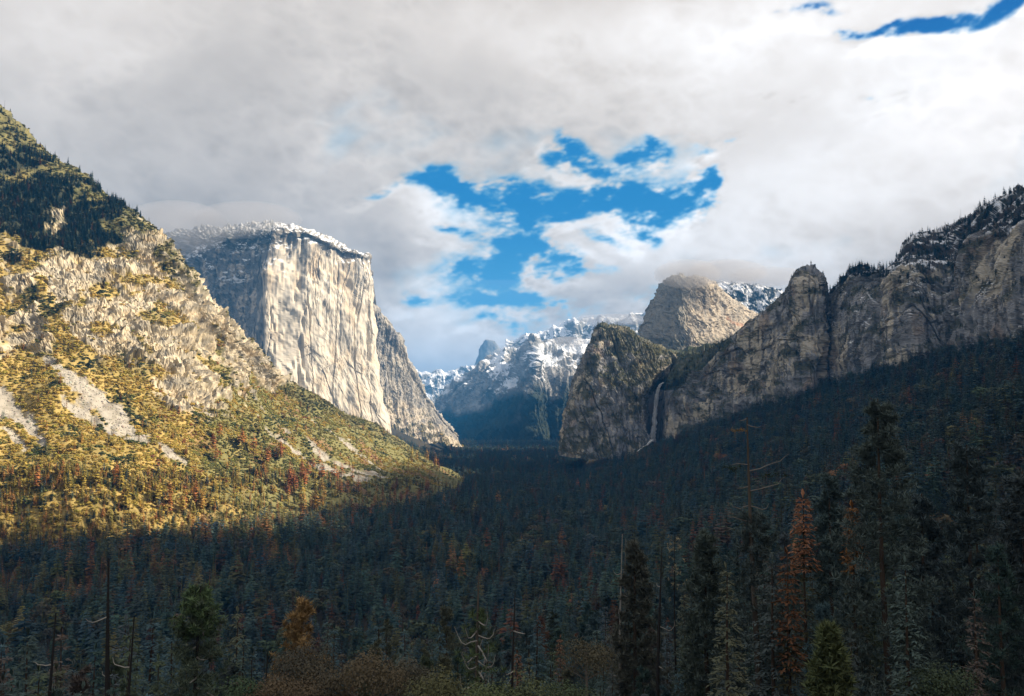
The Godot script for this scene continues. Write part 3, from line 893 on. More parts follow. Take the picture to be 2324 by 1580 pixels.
func _ready() -> void:
	# --- camera, sky, sun, air
	var cam := Camera3D.new()
	cam.name = "camera"
	cam.position = EYE
	cam.rotation.x = tilt
	cam.fov = rad_to_deg(2.0 * atan(790.0 / LENS))
	cam.near = 1.0
	cam.far = 60000.0
	add_child(cam)
	for n in [fbm, rid, low]:
		n.noise_type = FastNoiseLite.TYPE_SIMPLEX_SMOOTH
		n.frequency = 1.0
		n.fractal_octaves = 4
		n.fractal_type = FastNoiseLite.FRACTAL_FBM
	fbm.seed = 11
	rid.seed = 5
	rid.fractal_type = FastNoiseLite.FRACTAL_RIDGED
	rid.fractal_octaves = 3
	cel.noise_type = FastNoiseLite.TYPE_CELLULAR
	cel.cellular_return_type = FastNoiseLite.RETURN_CELL_VALUE
	cel.frequency = 1.0
	cel.seed = 21
	low.seed = 3
	low.frequency = .006
	low.fractal_octaves = 3
	var env := Environment.new()
	env.background_mode = Environment.BG_SKY
	env.tonemap_mode = Environment.TONE_MAPPER_LINEAR
	env.tonemap_exposure = 2.0
	env.sdfgi_enabled = true
	env.ssao_enabled = true
	env.ssil_enabled = true
	var pan := PanoramaSkyMaterial.new()
	pan.panorama = make_sky()
	pan.energy_multiplier = .73
	env.sky = Sky.new()
	env.sky.sky_material = pan
	env.fog_enabled = true
	env.fog_density = 0.00006
	env.fog_light_color = Color(.05, .38, .95).linear_to_srgb()
	env.volumetric_fog_enabled = true
	env.volumetric_fog_density = 0.0
	var we := WorldEnvironment.new()
	we.name = "environment"
	we.environment = env
	add_child(we)
	var sun := DirectionalLight3D.new()
	sun.name = "sun"
	sun.light_energy = 1.6
	sun.light_color = Color(1.0, .93, .82)
	sun.light_angular_distance = .5
	sun.shadow_enabled = true
	var az := deg_to_rad(97.0)
	var el := deg_to_rad(34.0)
	var to := Vector3(sin(az) * cos(el), sin(el), -cos(az) * cos(el))
	sun.transform = Transform3D(Basis.looking_at(-to, Vector3.UP), to * 5000.0)
	add_child(sun)
	print("sky ", Time.get_ticks_msec())

	rock_mat = StandardMaterial3D.new()
	rock_mat.vertex_color_use_as_albedo = true
	rock_mat.roughness = 1.0
	rock_mat.metallic_specular = 0.15

	# --- land
	build_ground()
	var slope := build_net([
		[[-230, 1310, 950], [-230, 1160, 1020], [-230, 1025, 1130], [-230, 830, 1270], [-230, 690, 1340], [-230, 470, 1440], [-230, 120, 1660], [-230, 220, 2100], [-230, 470, 2500]],
		[[0, 1262, 1110], [0, 1130, 1180], [0, 1000, 1290], [0, 800, 1430], [0, 680, 1490], [0, 520, 1580], [0, 255, 1800], [0, 330, 2250], [0, 600, 2700]],
		[[130, 1252, 1130], [130, 1125, 1200], [130, 1000, 1310], [130, 820, 1450], [130, 690, 1520], [130, 540, 1620], [130, 362, 1790], [130, 430, 2250], [130, 650, 2700]],
		[[280, 1242, 1180], [280, 1120, 1260], [280, 1010, 1360], [280, 850, 1500], [280, 740, 1570], [280, 600, 1660], [280, 474, 1790], [280, 560, 2250], [280, 720, 2700]],
		[[400, 1232, 1230], [400, 1120, 1320], [400, 1020, 1420], [400, 900, 1540], [400, 790, 1620], [400, 670, 1710], [400, 572, 1810], [400, 680, 2250], [400, 820, 2700]],
		[[470, 1222, 1270], [470, 1120, 1370], [470, 1030, 1470], [470, 930, 1580], [470, 850, 1660], [470, 770, 1740], [470, 688, 1830], [470, 780, 2250], [470, 900, 2700]],
		[[560, 1212, 1330], [560, 1115, 1440], [560, 1040, 1550], [560, 960, 1660], [560, 890, 1750], [560, 830, 1820], [560, 768, 1900], [560, 850, 2300], [560, 950, 2700]],
		[[650, 1202, 1390], [650, 1110, 1520], [650, 1050, 1640], [650, 990, 1750], [650, 945, 1840], [650, 905, 1920], [650, 868, 2000], [650, 930, 2400], [650, 990, 2800]],
		[[760, 1186, 1480], [760, 1110, 1630], [760, 1065, 1750], [760, 1020, 1870], [760, 985, 1980], [760, 955, 2080], [760, 925, 2180], [760, 960, 2500], [760, 1000, 2900]],
		[[880, 1166, 1630], [880, 1115, 1790], [880, 1085, 1920], [880, 1060, 2040], [880, 1035, 2160], [880, 1010, 2280], [880, 985, 2420], [880, 1000, 2650], [880, 1020, 2950]],
		[[980, 1146, 1800], [980, 1114, 1930], [980, 1099, 2050], [980, 1086, 2170], [980, 1074, 2300], [980, 1060, 2430], [980, 1047, 2580], [980, 1052, 2700], [980, 1057, 2950]],
		[[1060, 1131, 2000], [1060, 1121, 2120], [1060, 1111, 2240], [1060, 1104, 2360], [1060, 1096, 2490], [1060, 1091, 2620], [1060, 1085, 2750], [1060, 1083, 2800], [1060, 1081, 2950]]],
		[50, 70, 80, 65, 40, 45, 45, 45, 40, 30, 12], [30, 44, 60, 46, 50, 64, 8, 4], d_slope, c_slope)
	land("left_hillside", slope, "sunlit brushy hillside with tan cliffs and grey scree on the left")
	var monolith := build_net([
		[[330, 1000, 4150], [330, 880, 4170], [335, 760, 4190], [340, 640, 4210], [345, 590, 4240], [350, 545, 4350], [350, 560, 4800], [350, 800, 5300]],
		[[430, 1000, 3900], [430, 880, 3920], [432, 760, 3935], [435, 620, 3960], [440, 565, 4000], [445, 528, 4120], [450, 550, 4700], [450, 800, 5300]],
		[[530, 1000, 3760], [528, 880, 3775], [525, 760, 3790], [522, 640, 3820], [520, 560, 3860], [520, 526, 3960], [540, 545, 4700], [540, 800, 5300]],
		[[598, 1000, 3670], [596, 880, 3685], [594, 760, 3700], [595, 640, 3715], [600, 565, 3740], [605, 518, 3840], [640, 540, 4700], [640, 800, 5300]],
		[[614, 1000, 3640], [611, 880, 3655], [610, 760, 3668], [612, 640, 3685], [625, 560, 3710], [640, 518, 3820], [660, 545, 4700], [680, 800, 5300]],
		[[720, 1000, 3700], [704, 880, 3715], [693, 760, 3730], [690, 640, 3745], [694, 545, 3770], [696, 530, 3830], [720, 560, 4700], [740, 800, 5300]],
		[[802, 1000, 3780], [786, 880, 3800], [773, 760, 3815], [766, 640, 3830], [766, 575, 3850], [766, 562, 3910], [790, 590, 4700], [800, 800, 5300]],
		[[884, 992, 3870], [860, 880, 3895], [845, 760, 3915], [837, 650, 3930], [833, 594, 3945], [826, 582, 4000], [840, 620, 4700], [860, 800, 5300]],
		[[886, 990, 4100], [862, 880, 4120], [846, 760, 4140], [838, 650, 4150], [834, 600, 4160], [827, 590, 4220], [845, 640, 4750], [870, 800, 5300]]],
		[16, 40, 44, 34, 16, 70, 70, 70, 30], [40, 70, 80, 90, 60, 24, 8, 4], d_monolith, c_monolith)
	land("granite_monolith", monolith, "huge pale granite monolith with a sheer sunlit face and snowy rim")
	var east := build_net([
		[[800, 1000, 4330], [800, 920, 4340], [800, 840, 4350], [800, 750, 4370], [800, 675, 4410], [800, 720, 5100]],
		[[865, 1000, 4360], [860, 920, 4375], [855, 840, 4390], [852, 760, 4410], [850, 696, 4450], [850, 740, 5100]],
		[[930, 1004, 4420], [920, 935, 4450], [912, 875, 4475], [907, 818, 4500], [905, 762, 4550], [900, 800, 5100]],
		[[975, 1006, 4480], [962, 955, 4520], [952, 913, 4550], [945, 877, 4580], [938, 838, 4630], [930, 870, 5200]],
		[[1010, 1008, 4540], [998, 979, 4580], [989, 953, 4610], [981, 928, 4640], [972, 905, 4690], [965, 920, 5200]],
		[[1034, 1010, 4620], [1027, 995, 4650], [1020, 981, 4670], [1013, 967, 4690], [1005, 952, 4730], [1000, 965, 5200]],
		[[1052, 1014, 4700], [1048, 1008, 4720], [1044, 1001, 4735], [1041, 994, 4750], [1036, 986, 4780], [1040, 1000, 5200]]],
		[30, 40, 36, 36, 30, 20], [44, 44, 44, 44, 6], d_wall, c_east)
	land("granite_buttress", east, "grey granite buttress sloping to the valley right of the monolith")
	var lower := build_net([
		[[1285, 1030, 3200], [1292, 930, 3200], [1318, 850, 3200], [1340, 795, 3200], [1356, 755, 3200], [1370, 790, 3500], [1380, 900, 3700]],
		[[1276, 1035, 2750], [1290, 930, 2780], [1312, 850, 2800], [1335, 790, 2820], [1350, 745, 2840], [1365, 760, 3100], [1380, 880, 3500]],
		[[1310, 1040, 2650], [1320, 930, 2690], [1335, 850, 2720], [1350, 790, 2750], [1368, 737, 2790], [1385, 750, 3050], [1400, 860, 3500]],
		[[1370, 1045, 2600], [1380, 930, 2650], [1390, 860, 2690], [1400, 800, 2740], [1415, 747, 2800], [1430, 770, 3050], [1440, 860, 3500]],
		[[1430, 1040, 2590], [1430, 940, 2630], [1435, 875, 2670], [1450, 830, 2730], [1475, 784, 2820], [1490, 800, 3100], [1490, 870, 3500]],
		[[1466, 1035, 2600], [1458, 940, 2650], [1462, 880, 2680], [1490, 845, 2760], [1520, 812, 2870], [1530, 820, 3150], [1530, 880, 3500]],
		[[1470, 1030, 2740], [1466, 940, 2780], [1474, 890, 2800], [1505, 860, 2850], [1550, 827, 2950], [1560, 830, 3200], [1560, 880, 3500]]],
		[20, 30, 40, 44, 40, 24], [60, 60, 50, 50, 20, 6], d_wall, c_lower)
	land("shaded_rock", lower, "dark shaded rock left of the waterfall with brush on its shoulder")
	var tower := build_net([
		[[1440, 1030, 2800], [1445, 960, 2805], [1450, 910, 2810], [1460, 885, 2815], [1470, 870, 2825], [1490, 835, 3000], [1520, 790, 3400]],
		[[1495, 1030, 2780], [1498, 960, 2790], [1500, 910, 2795], [1503, 888, 2800], [1506, 872, 2815], [1520, 825, 3000], [1540, 795, 3400]],
		[[1512, 1025, 2650], [1512, 960, 2660], [1512, 920, 2665], [1515, 890, 2675], [1522, 862, 2695], [1545, 810, 2900], [1570, 790, 3300]],
		[[1570, 1010, 2520], [1572, 950, 2540], [1575, 905, 2555], [1580, 870, 2570], [1590, 835, 2600], [1605, 792, 2800], [1620, 790, 3300]],
		[[1640, 985, 2420], [1640, 930, 2440], [1640, 880, 2455], [1642, 840, 2470], [1645, 792, 2500], [1655, 778, 2650], [1665, 790, 3200]],
		[[1700, 965, 2330], [1700, 900, 2345], [1700, 850, 2360], [1702, 800, 2375], [1706, 741, 2400], [1715, 738, 2550], [1720, 790, 3200]],
		[[1755, 945, 2250], [1757, 870, 2262], [1760, 800, 2275], [1764, 740, 2290], [1775, 675, 2310], [1785, 680, 2460], [1790, 790, 3200]],
		[[1800, 925, 2190], [1803, 850, 2200], [1806, 780, 2210], [1808, 705, 2220], [1812, 626, 2240], [1824, 634, 2400], [1830, 790, 3100]],
		[[1860, 900, 2150], [1862, 830, 2160], [1864, 760, 2170], [1864, 700, 2180], [1866, 638, 2200], [1866, 650, 2350], [1870, 790, 3000]],
		[[1868, 900, 2330], [1870, 830, 2340], [1872, 760, 2350], [1874, 730, 2360], [1876, 700, 2380], [1876, 710, 2500], [1880, 790, 3000]]],
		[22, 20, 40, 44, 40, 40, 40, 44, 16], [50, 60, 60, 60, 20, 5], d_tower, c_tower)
	land("leaning_cliff", tower, "leaning shaded granite cliff right of the waterfall")
	var right := build_net([
		[[1850, 900, 2330], [1850, 840, 2340], [1855, 770, 2350], [1862, 730, 2360], [1870, 706, 2375], [1875, 698, 2400], [1878, 694, 2420], [1880, 710, 2600], [1890, 790, 3000]],
		[[1895, 890, 2180], [1897, 820, 2190], [1900, 750, 2200], [1900, 690, 2215], [1902, 650, 2230], [1904, 640, 2250], [1906, 634, 2270], [1915, 660, 2500], [1920, 790, 3000]],
		[[1935, 880, 2080], [1937, 810, 2090], [1940, 740, 2100], [1942, 670, 2110], [1944, 624, 2125], [1945, 615, 2150], [1948, 609, 2180], [1960, 640, 2450], [1970, 790, 3000]],
		[[2000, 870, 1970], [2002, 790, 1980], [2005, 720, 1990], [2008, 660, 2000], [2010, 629, 2020], [2008, 616, 2080], [2008, 611, 2150], [2020, 640, 2450], [2030, 790, 3000]],
		[[2070, 855, 1880], [2072, 780, 1890], [2075, 710, 1900], [2078, 650, 1910], [2080, 620, 1930], [2080, 584, 2020], [2082, 546, 2120], [2090, 580, 2400], [2100, 790, 3000]],
		[[2150, 850, 1830], [2150, 770, 1840], [2152, 710, 1850], [2154, 660, 1860], [2156, 628, 1880], [2160, 574, 1970], [2160, 516, 2090], [2170, 550, 2400], [2180, 790, 3000]],
		[[2205, 840, 1690], [2207, 740, 1700], [2209, 660, 1710], [2211, 600, 1720], [2213, 551, 1740], [2215, 519, 1820], [2220, 488, 1930], [2230, 520, 2300], [2240, 790, 3000]],
		[[2295, 830, 1560], [2297, 720, 1570], [2299, 640, 1580], [2300, 570, 1592], [2302, 522, 1610], [2305, 484, 1680], [2310, 446, 1780], [2320, 480, 2200], [2340, 790, 3000]],
		[[2445, 810, 1400], [2447, 690, 1410], [2450, 600, 1420], [2452, 520, 1435], [2454, 460, 1450], [2460, 414, 1520], [2465, 376, 1620], [2480, 420, 2100], [2500, 790, 2900]],
		[[2800, 780, 1150], [2800, 640, 1160], [2800, 540, 1170], [2800, 440, 1180], [2800, 370, 1200], [2810, 310, 1260], [2820, 260, 1350], [2850, 330, 1900], [2900, 790, 2700]]],
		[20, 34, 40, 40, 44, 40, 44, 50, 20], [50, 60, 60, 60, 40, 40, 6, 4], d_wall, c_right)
	land("right_cliff", right, "long shaded cliff with snowy trees along its top on the right")
	var dome := build_net([
		[[1440, 850, 4100], [1445, 800, 4100], [1450, 765, 4110], [1455, 750, 4120], [1458, 742, 4130], [1470, 760, 4400], [1480, 850, 4700]],
		[[1450, 850, 3850], [1455, 790, 3860], [1463, 745, 3870], [1475, 705, 3890], [1490, 668, 3910], [1500, 690, 4300], [1510, 850, 4700]],
		[[1490, 850, 3680], [1492, 790, 3690], [1497, 745, 3710], [1507, 695, 3740], [1520, 640, 3790], [1530, 660, 4200], [1540, 850, 4700]],
		[[1540, 850, 3560], [1542, 790, 3580], [1545, 740, 3610], [1552, 690, 3660], [1556, 636, 3740], [1570, 650, 4200], [1580, 850, 4700]],
		[[1590, 850, 3560], [1592, 790, 3590], [1590, 740, 3640], [1594, 690, 3710], [1604, 642, 3800], [1606, 660, 4200], [1610, 850, 4700]],
		[[1650, 850, 3700], [1652, 790, 3750], [1648, 750, 3810], [1645, 710, 3880], [1642, 668, 3960], [1650, 690, 4300], [1650, 850, 4700]],
		[[1710, 850, 3900], [1712, 800, 3960], [1706, 765, 4030], [1700, 735, 4100], [1695, 702, 4180], [1700, 720, 4400], [1700, 850, 4700]],
		[[1780, 850, 4150], [1780, 800, 4220], [1770, 770, 4290], [1760, 745, 4350], [1750, 722, 4400], [1755, 740, 4600], [1760, 850, 4800]]],
		[14, 28, 36, 36, 40, 40, 34], [36, 40, 44, 50, 12, 4], d_dome, c_dome)
	land("sunlit_dome", dome, "broad sunlit granite dome with its top in cloud behind the waterfall cliff")
	var snowy := build_net([
		[[1560, 830, 5000], [1560, 750, 5060], [1560, 690, 5150], [1560, 640, 5300], [1560, 700, 6000]],
		[[1640, 830, 4950], [1640, 750, 5020], [1640, 695, 5120], [1640, 644, 5280], [1640, 700, 6000]],
		[[1720, 830, 4950], [1720, 760, 5020], [1720, 705, 5120], [1720, 648, 5280], [1720, 700, 6000]],
		[[1780, 830, 4950], [1780, 770, 5020], [1780, 720, 5120], [1780, 664, 5280], [1780, 720, 6000]],
		[[1900, 830, 4950], [1900, 790, 5020], [1900, 750, 5120], [1900, 700, 5280], [1900, 750, 6000]]],
		[20, 44, 34, 20], [20, 34, 40, 6], d_wall, c_snowforest)
	land("snowy_ridge", snowy, "snow dusted wooded ridge behind the sunlit dome")
	var spire := build_net([
		[[960, 1000, 7300], [965, 985, 7320], [972, 970, 7340], [978, 955, 7370], [984, 945, 7420], [990, 938, 7500], [1000, 960, 8200]],
		[[1010, 1000, 7000], [1005, 975, 7030], [1002, 955, 7060], [1000, 935, 7100], [1000, 920, 7160], [1000, 910, 7260], [1010, 930, 8000]],
		[[1060, 1000, 6800], [1055, 965, 6850], [1052, 935, 6900], [1050, 905, 6960], [1052, 880, 7060], [1056, 862, 7200], [1070, 890, 8000]],
		[[1110, 1000, 6650], [1108, 960, 6710], [1106, 920, 6780], [1106, 880, 6870], [1110, 845, 7000], [1115, 818, 7180], [1120, 850, 8000]],
		[[1160, 1000, 6600], [1160, 950, 6650], [1160, 900, 6720], [1162, 860, 6820], [1166, 825, 6980], [1170, 800, 7180], [1175, 840, 8000]],
		[[1192, 1000, 6500], [1192, 940, 6540], [1192, 880, 6590], [1192, 840, 6640], [1192, 815, 6700], [1190, 800, 6800], [1195, 850, 8000]],
		[[1206, 1000, 6450], [1206, 940, 6480], [1208, 880, 6510], [1210, 830, 6540], [1211, 790, 6570], [1213, 764, 6610], [1213, 860, 7400]],
		[[1226, 1000, 6470], [1226, 940, 6500], [1226, 880, 6530], [1226, 840, 6560], [1226, 810, 6600], [1226, 788, 6660], [1226, 860, 7400]],
		[[1250, 1000, 6500], [1250, 940, 6540], [1250, 880, 6590], [1250, 840, 6640], [1250, 810, 6720], [1250, 786, 6820], [1250, 840, 7600]],
		[[1300, 1000, 6500], [1300, 940, 6560], [1300, 890, 6620], [1300, 850, 6700], [1300, 820, 6800], [1300, 795, 6950], [1300, 840, 7600]],
		[[1380, 1000, 6400], [1380, 940, 6500], [1380, 880, 6600], [1380, 840, 6700], [1380, 805, 6850], [1380, 775, 7050], [1380, 830, 7600]],
		[[1500, 1000, 6300], [1500, 940, 6400], [1500, 880, 6500], [1500, 830, 6600], [1500, 790, 6750], [1500, 760, 6950], [1500, 830, 7600]]],
		[16, 24, 28, 30, 26, 18, 18, 20, 26, 30, 12], [26, 36, 36, 30, 28, 6], d_far, c_spire)
	land("far_spire_mountain", spire, "blue shaded snow streaked mountain with a rock spire at the valley end")
	var plateau := build_net([
		[[1150, 900, 8600], [1150, 850, 8700], [1150, 815, 8850], [1150, 785, 9050], [1150, 800, 10000]],
		[[1230, 900, 8500], [1230, 830, 8600], [1232, 785, 8750], [1236, 758, 8950], [1236, 790, 10000]],
		[[1300, 900, 8400], [1300, 825, 8500], [1300, 770, 8650], [1300, 738, 8850], [1300, 780, 10000]],
		[[1380, 900, 8400], [1380, 815, 8500], [1380, 760, 8650], [1380, 729, 8850], [1380, 780, 10000]],
		[[1460, 900, 8400], [1460, 810, 8500], [1460, 755, 8650], [1460, 718, 8850], [1460, 780, 10000]],
		[[1620, 900, 8400], [1620, 810, 8500], [1620, 740, 8650], [1620, 705, 8850], [1620, 780, 10000]]],
		[20, 30, 34, 34, 16], [30, 34, 34, 6], d_far, c_high)
	land("far_snowy_plateau", plateau, "distant snow covered wooded plateau left of the sunlit dome")
	var peaks := build_net([
		[[860, 990, 10800], [860, 930, 10900], [860, 880, 11050], [860, 840, 11300], [860, 880, 12500]],
		[[945, 990, 10700], [945, 930, 10800], [945, 885, 10950], [948, 852, 11200], [945, 880, 12500]],
		[[985, 990, 10700], [985, 935, 10800], [988, 890, 10950], [990, 850, 11200], [990, 880, 12500]],
		[[1030, 990, 10700], [1030, 940, 10800], [1025, 895, 10950], [1022, 850, 11200], [1030, 880, 12500]],
		[[1075, 990, 10700], [1075, 940, 10800], [1068, 890, 10950], [1062, 838, 11200], [1060, 870, 12500]],
		[[1160, 990, 10700], [1160, 930, 10800], [1150, 870, 10950], [1140, 826, 11200], [1130, 870, 12500]]],
		[16, 24, 26, 26, 26], [22, 30, 34, 6], d_far, c_high)
	land("far_snowy_peaks", peaks, "pale distant snowy peaks beyond the granite buttress")
	var half := build_net([
		[[1040, 900, 12900], [1060, 860, 12900], [1078, 825, 12900], [1086, 808, 12910], [1090, 800, 12950], [1110, 900, 13600]],
		[[1070, 900, 12650], [1082, 860, 12680], [1090, 822, 12700], [1095, 800, 12710], [1099, 780, 12750], [1120, 900, 13600]],
		[[1105, 900, 12600], [1106, 860, 12620], [1107, 822, 12640], [1107, 798, 12660], [1107, 777, 12720], [1125, 900, 13600]],
		[[1135, 900, 12650], [1132, 860, 12680], [1129, 822, 12700], [1125, 800, 12720], [1120, 780, 12780], [1130, 900, 13600]],
		[[1175, 900, 12800], [1165, 860, 12820], [1152, 830, 12840], [1142, 812, 12860], [1130, 792, 12900], [1140, 900, 13600]]],
		[12, 16, 16, 14], [10, 16, 16, 16, 5], func(p, _u, _v): return N(p.x * .004, p.y * .003, p.z * .004) * 30.0, c_halfdome)
	land("far_dome_peak", half, "small blue dome peak standing out of the far cloud")
	print("land ", Time.get_ticks_msec())

	# --- what grows
	leaf_mat = needles(Color.WHITE)
	bark_mat = leafy(Color(.075, .055, .042))
	for n in [slope]:
		for p in n.pos:
			var k := Vector2i(int(floor(p.x / 12.0)), int(floor(-p.z / 12.0)))
			if p.y > hmap.get(k, -999.0): hmap[k] = p.y
	rng.seed = 4
	var near_crown := []
	var near_trunk := []
	var near_both := []
	var far_both := []
	for i in 6:
		if i < 4: fir_crown(30.0, [4.6, 3.8, 5.2, 4.2][i], [.16, .1, .25, .12][i], 30, true, .12 + .06 * i)
		else: pine_crown(30.0, [5.0, 5.8][i - 4], [.32, .25][i - 4], 64, 11, 18)
		near_crown.append(take())
		near_trunk.append(stem(29.0, .42))
		var st := SurfaceTool.new()
		st.append_from(near_crown[i], 0, Transform3D())
		var b := both_mesh(29.0, .4)
		st.append_from(b, 0, Transform3D())
		near_both.append(st.commit())
	for i in 5:
		if i < 4: fir_crown(30.0, [5.6, 4.6, 6.4, 5.2][i], [.12, .08, .2, .1][i], 17, false, .08 + .04 * i)
		else: pine_crown(30.0, 5.4, .3, 20, 3, 6)
		far_crowns.append(take())
		var st := SurfaceTool.new()
		st.append_from(far_crowns[i], 0, Transform3D())
		st.append_from(both_mesh(29.0, .4), 0, Transform3D())
		far_both.append(st.commit())
	far_trunk = both_mesh(29.0, .4)
	for i in 2:
		oak_crown(7.5, 9, 26, .9, [.9, 1.2][i])
		var top := take()
		var st := SurfaceTool.new()
		st.append_from(top, 0, Transform3D(Basis(), Vector3(0, 7.0, 0)))
		st.append_from(both_mesh(14.0, .4), 0, Transform3D())
		far_both.append(st.commit())
	var bushes := []
	for i in 4:
		oak_crown(1.0, 7 + i, 22, .2, [.7, .85, .6, 1.0][i])
		bushes.append(take())
	# floor and lower slopes
	var spots := []
	var d := 62.0
	while d < 9500.0:
		var gap := 8.6 + d * .0013
		var half_w := d * .72 + 30.0
		var x := -half_w
		var left := table([[0, -2000], [780, -760], [1110, -672], [1230, -515], [1330, -440], [1480, -330], [1630, -255], [1800, -185], [2000, -120], [2700, -150], [2750, -700], [4000, -520], [4500, -330], [9000, -900]], d)
		var right_x := table([[0, 3000], [1150, 1030], [1560, 965], [1880, 930], [2200, 830], [2420, 640], [2600, 400], [2700, 200], [4000, 420], [9000, 900]], d)
		while x < half_w:
			var px := x + rr(-.5, .5) * gap
			var pd := d + rr(-.5, .5) * gap
			x += gap
			if px < left or px > right_x: continue
			var y := ground_h(px, pd)
			var H := rr(.42, 1.0) * rr(.85, 1.55) * (1.0 + .35 * S(4000.0, 6000.0, pd)) * (1.0 if pd < 900.0 else 1.1)
			if N(px * .012, 8.0, pd * .012) < -.22 and pd > 400.0: H *= .55
			if N(px * .007, 2.0, pd * .007) < -.42 and pd > 350.0 and rng.randf() < .8: continue
			var top := seen(Vector3(px, y + H * 30.0, -pd))
			if top.x < -120.0 or top.x > 2440.0 or top.y > 1640.0: continue
			if pd < 420.0:
				var lim := table([[0, 1400], [1300, 1380], [1600, 1200], [1850, 1130], [2100, 1040], [2324, 1010]], top.x) + (70.0 if pd < 150.0 else 0.0)
				if top.y < lim:
					H *= .72
					if seen(Vector3(px, y + H * 30.0, -pd)).y < lim: continue
			spots.append([H / pd, Vector3(px, y - .4, -pd), H, top])
		d += gap
	print("trees ", spots.size(), " ", Time.get_ticks_msec())
	for row in [[1395, 150.0, 92.0], [1440, 125.0, 84.0], [1485, 104.0, 78.0], [1530, 88.0, 74.0], [1560, 76.0, 80.0]]:
		var bx := -60.0
		while bx < 1480.0:
			bx += row[2] * rr(.6, 1.4)
			var tip := P(bx, row[0] + rr(-26, 30), row[1] * rr(.9, 1.12))
			var y := ground_h(tip.x, -tip.z)
			var H := (tip.y - y) / 30.0
			if H > .25 and H < 1.75: spots.append([9.0, Vector3(tip.x, y - .4, tip.z), H, seen(tip)])
	spots.sort_custom(func(a, b): return a[0] > b[0])
	var tints := []
	var tint_words := ["dark green", "deep green", "dull green", "blue green", "grey green", "olive green", "mossy green", "brownish", "dusky green", "rusty"]
	for c in [Color(.105, .16, .15), Color(.085, .145, .13), Color(.115, .165, .15), Color(.09, .155, .175), Color(.12, .15, .165), Color(.16, .175, .12), Color(.13, .17, .105), Color(.165, .14, .125), Color(.105, .135, .135), Color(.27, .155, .10)]: tints.append(needles(c))
	var made := 0
	var wheres := []
	var cols := []
	for i in 13:
		wheres.append([])
		cols.append([])
	for s in spots:
		var p: Vector3 = s[1]
		var dist := -p.z
		if made < 285 and s[3].x > 5.0 and s[3].x < 2320.0 and s[3].y < 1570.0:
			var v := rng.randi() % 6
			var tn := rng.randi() % 10
			if tn == 9 and rng.randf() < .7: tn = 3
			var o := base("conifer", p, rr(0, TAU))
			o.scale = Vector3.ONE * s[2]
			put("trunk", near_trunk[v], bark_mat, o)
			put("crown", near_crown[v], tints[tn], o)
			tag(o, "%s %s %s" % [tint_words[tn], ["narrow fir", "slim fir", "broad fir", "ragged fir", "open pine", "bushy pine"][v], whereabouts(s[3].x, s[3].y)], "tree", "shaded foreground conifers")
			made += 1
			continue
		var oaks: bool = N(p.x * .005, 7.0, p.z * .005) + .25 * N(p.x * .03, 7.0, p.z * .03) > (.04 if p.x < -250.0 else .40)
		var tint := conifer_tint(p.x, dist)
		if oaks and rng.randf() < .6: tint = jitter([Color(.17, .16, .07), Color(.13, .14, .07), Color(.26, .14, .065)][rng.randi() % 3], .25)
		var v2 := rng.randi() % 6 if dist < 520.0 else 6 + rng.randi() % 5
		if dist > 300.0 and rng.randf() < .1 + .35 * S(.1, .35, N(p.x * .008, 5.0, p.z * .008)):
			v2 = 11 + rng.randi() % 2
			if not oaks: tint = jitter([Color(.095, .085, .06), Color(.085, .10, .06), Color(.07, .09, .07)][rng.randi() % 3], .25)
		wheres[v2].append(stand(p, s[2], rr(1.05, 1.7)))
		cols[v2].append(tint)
	# walls and slopes
	var stone_where := []
	var stone_cols := []
	var brush_where := [[], [], [], []]
	var brush_cols := [[], [], [], []]
	for job in [[slope, 46000], [monolith, 500], [east, 900], [lower, 3600], [tower, 5200], [right, 7500], [dome, 900], [snowy, 900], [spire, 2600], [plateau, 900]]:
		var n: Dictionary = job[0]
		for k in job[1]:
			var i: int = rng.randi() % int(n.nu)
			var j: int = rng.randi() % int(n.nv)
			var q: int = i * int(n.nv) + j
			if rng.randf() > n.cover[q]: continue
			var p: Vector3 = n.pos[q]
			var kk: int = n.kinds[q]
			if kk == 5:
				var sr := rr(.5, 1.5) * (2.0 if rng.randf() < .1 else 1.0)
				stone_where.append(Transform3D(Basis(ball().normalized(), rr(0, TAU)).scaled(Vector3(sr * rr(.7, 1.5), sr, sr)), p))
				stone_cols.append(jitter(Color(.37, .345, .30), .35))
				continue
			if kk == 1 or kk == 4:
				var t := rng.randf()
				var f := N(p.x * .014, p.y * .014, p.z * .014) * 1.1 + N(p.x * .004, p.y * .004, p.z * .004) * .5 + .30
				t = .26 * t + .12
				var c := Color(.46, .35, .088)
				if t + f < .36 + .3 * S(4.0, 6.0, n.us[i]) and t + f > .2: c = Color(.27, .25, .075)
				elif t + f <= .2: c = Color(.09, .11, .05)
				elif rng.randf() > .86 and n.us[i] > 3.5 and N(p.x * .02, p.y * .02, 9.0) > .05: c = Color(.30, .13, .06)
				if kk == 4: c = Color(.20, .175, .065) if t + f > .55 else Color(.12, .125, .055)
				if n.us[i] > 5.0 and n.vs[j] < 2.5 and t + f < .55 and n == slope: c = Color(.18, .18, .065)
				if rng.randf() < (.04 + (.3 if n.vs[j] < 1.5 else 0.0)) * (1.0 if n == slope else .2):
					wheres[6 + rng.randi() % 5].append(stand(p - Vector3(0, .5, 0), rr(.3, .75), rr(.9, 1.3)))
					continue
				var b := rng.randi() % 4
				var r := rr(2.0, 4.4) * (1.6 if rng.randf() < .15 else 1.0) * (1.6 if n == east else 1.0)
				brush_where[b].append(Transform3D(Basis(Vector3.UP, rr(0, TAU)).scaled(Vector3(r, r * rr(.4, .75), r)), p - Vector3(0, r * .2, 0)))
				brush_cols[b].append(jitter(c, .14))
			else:
				var v3 := 6 + rng.randi() % 5
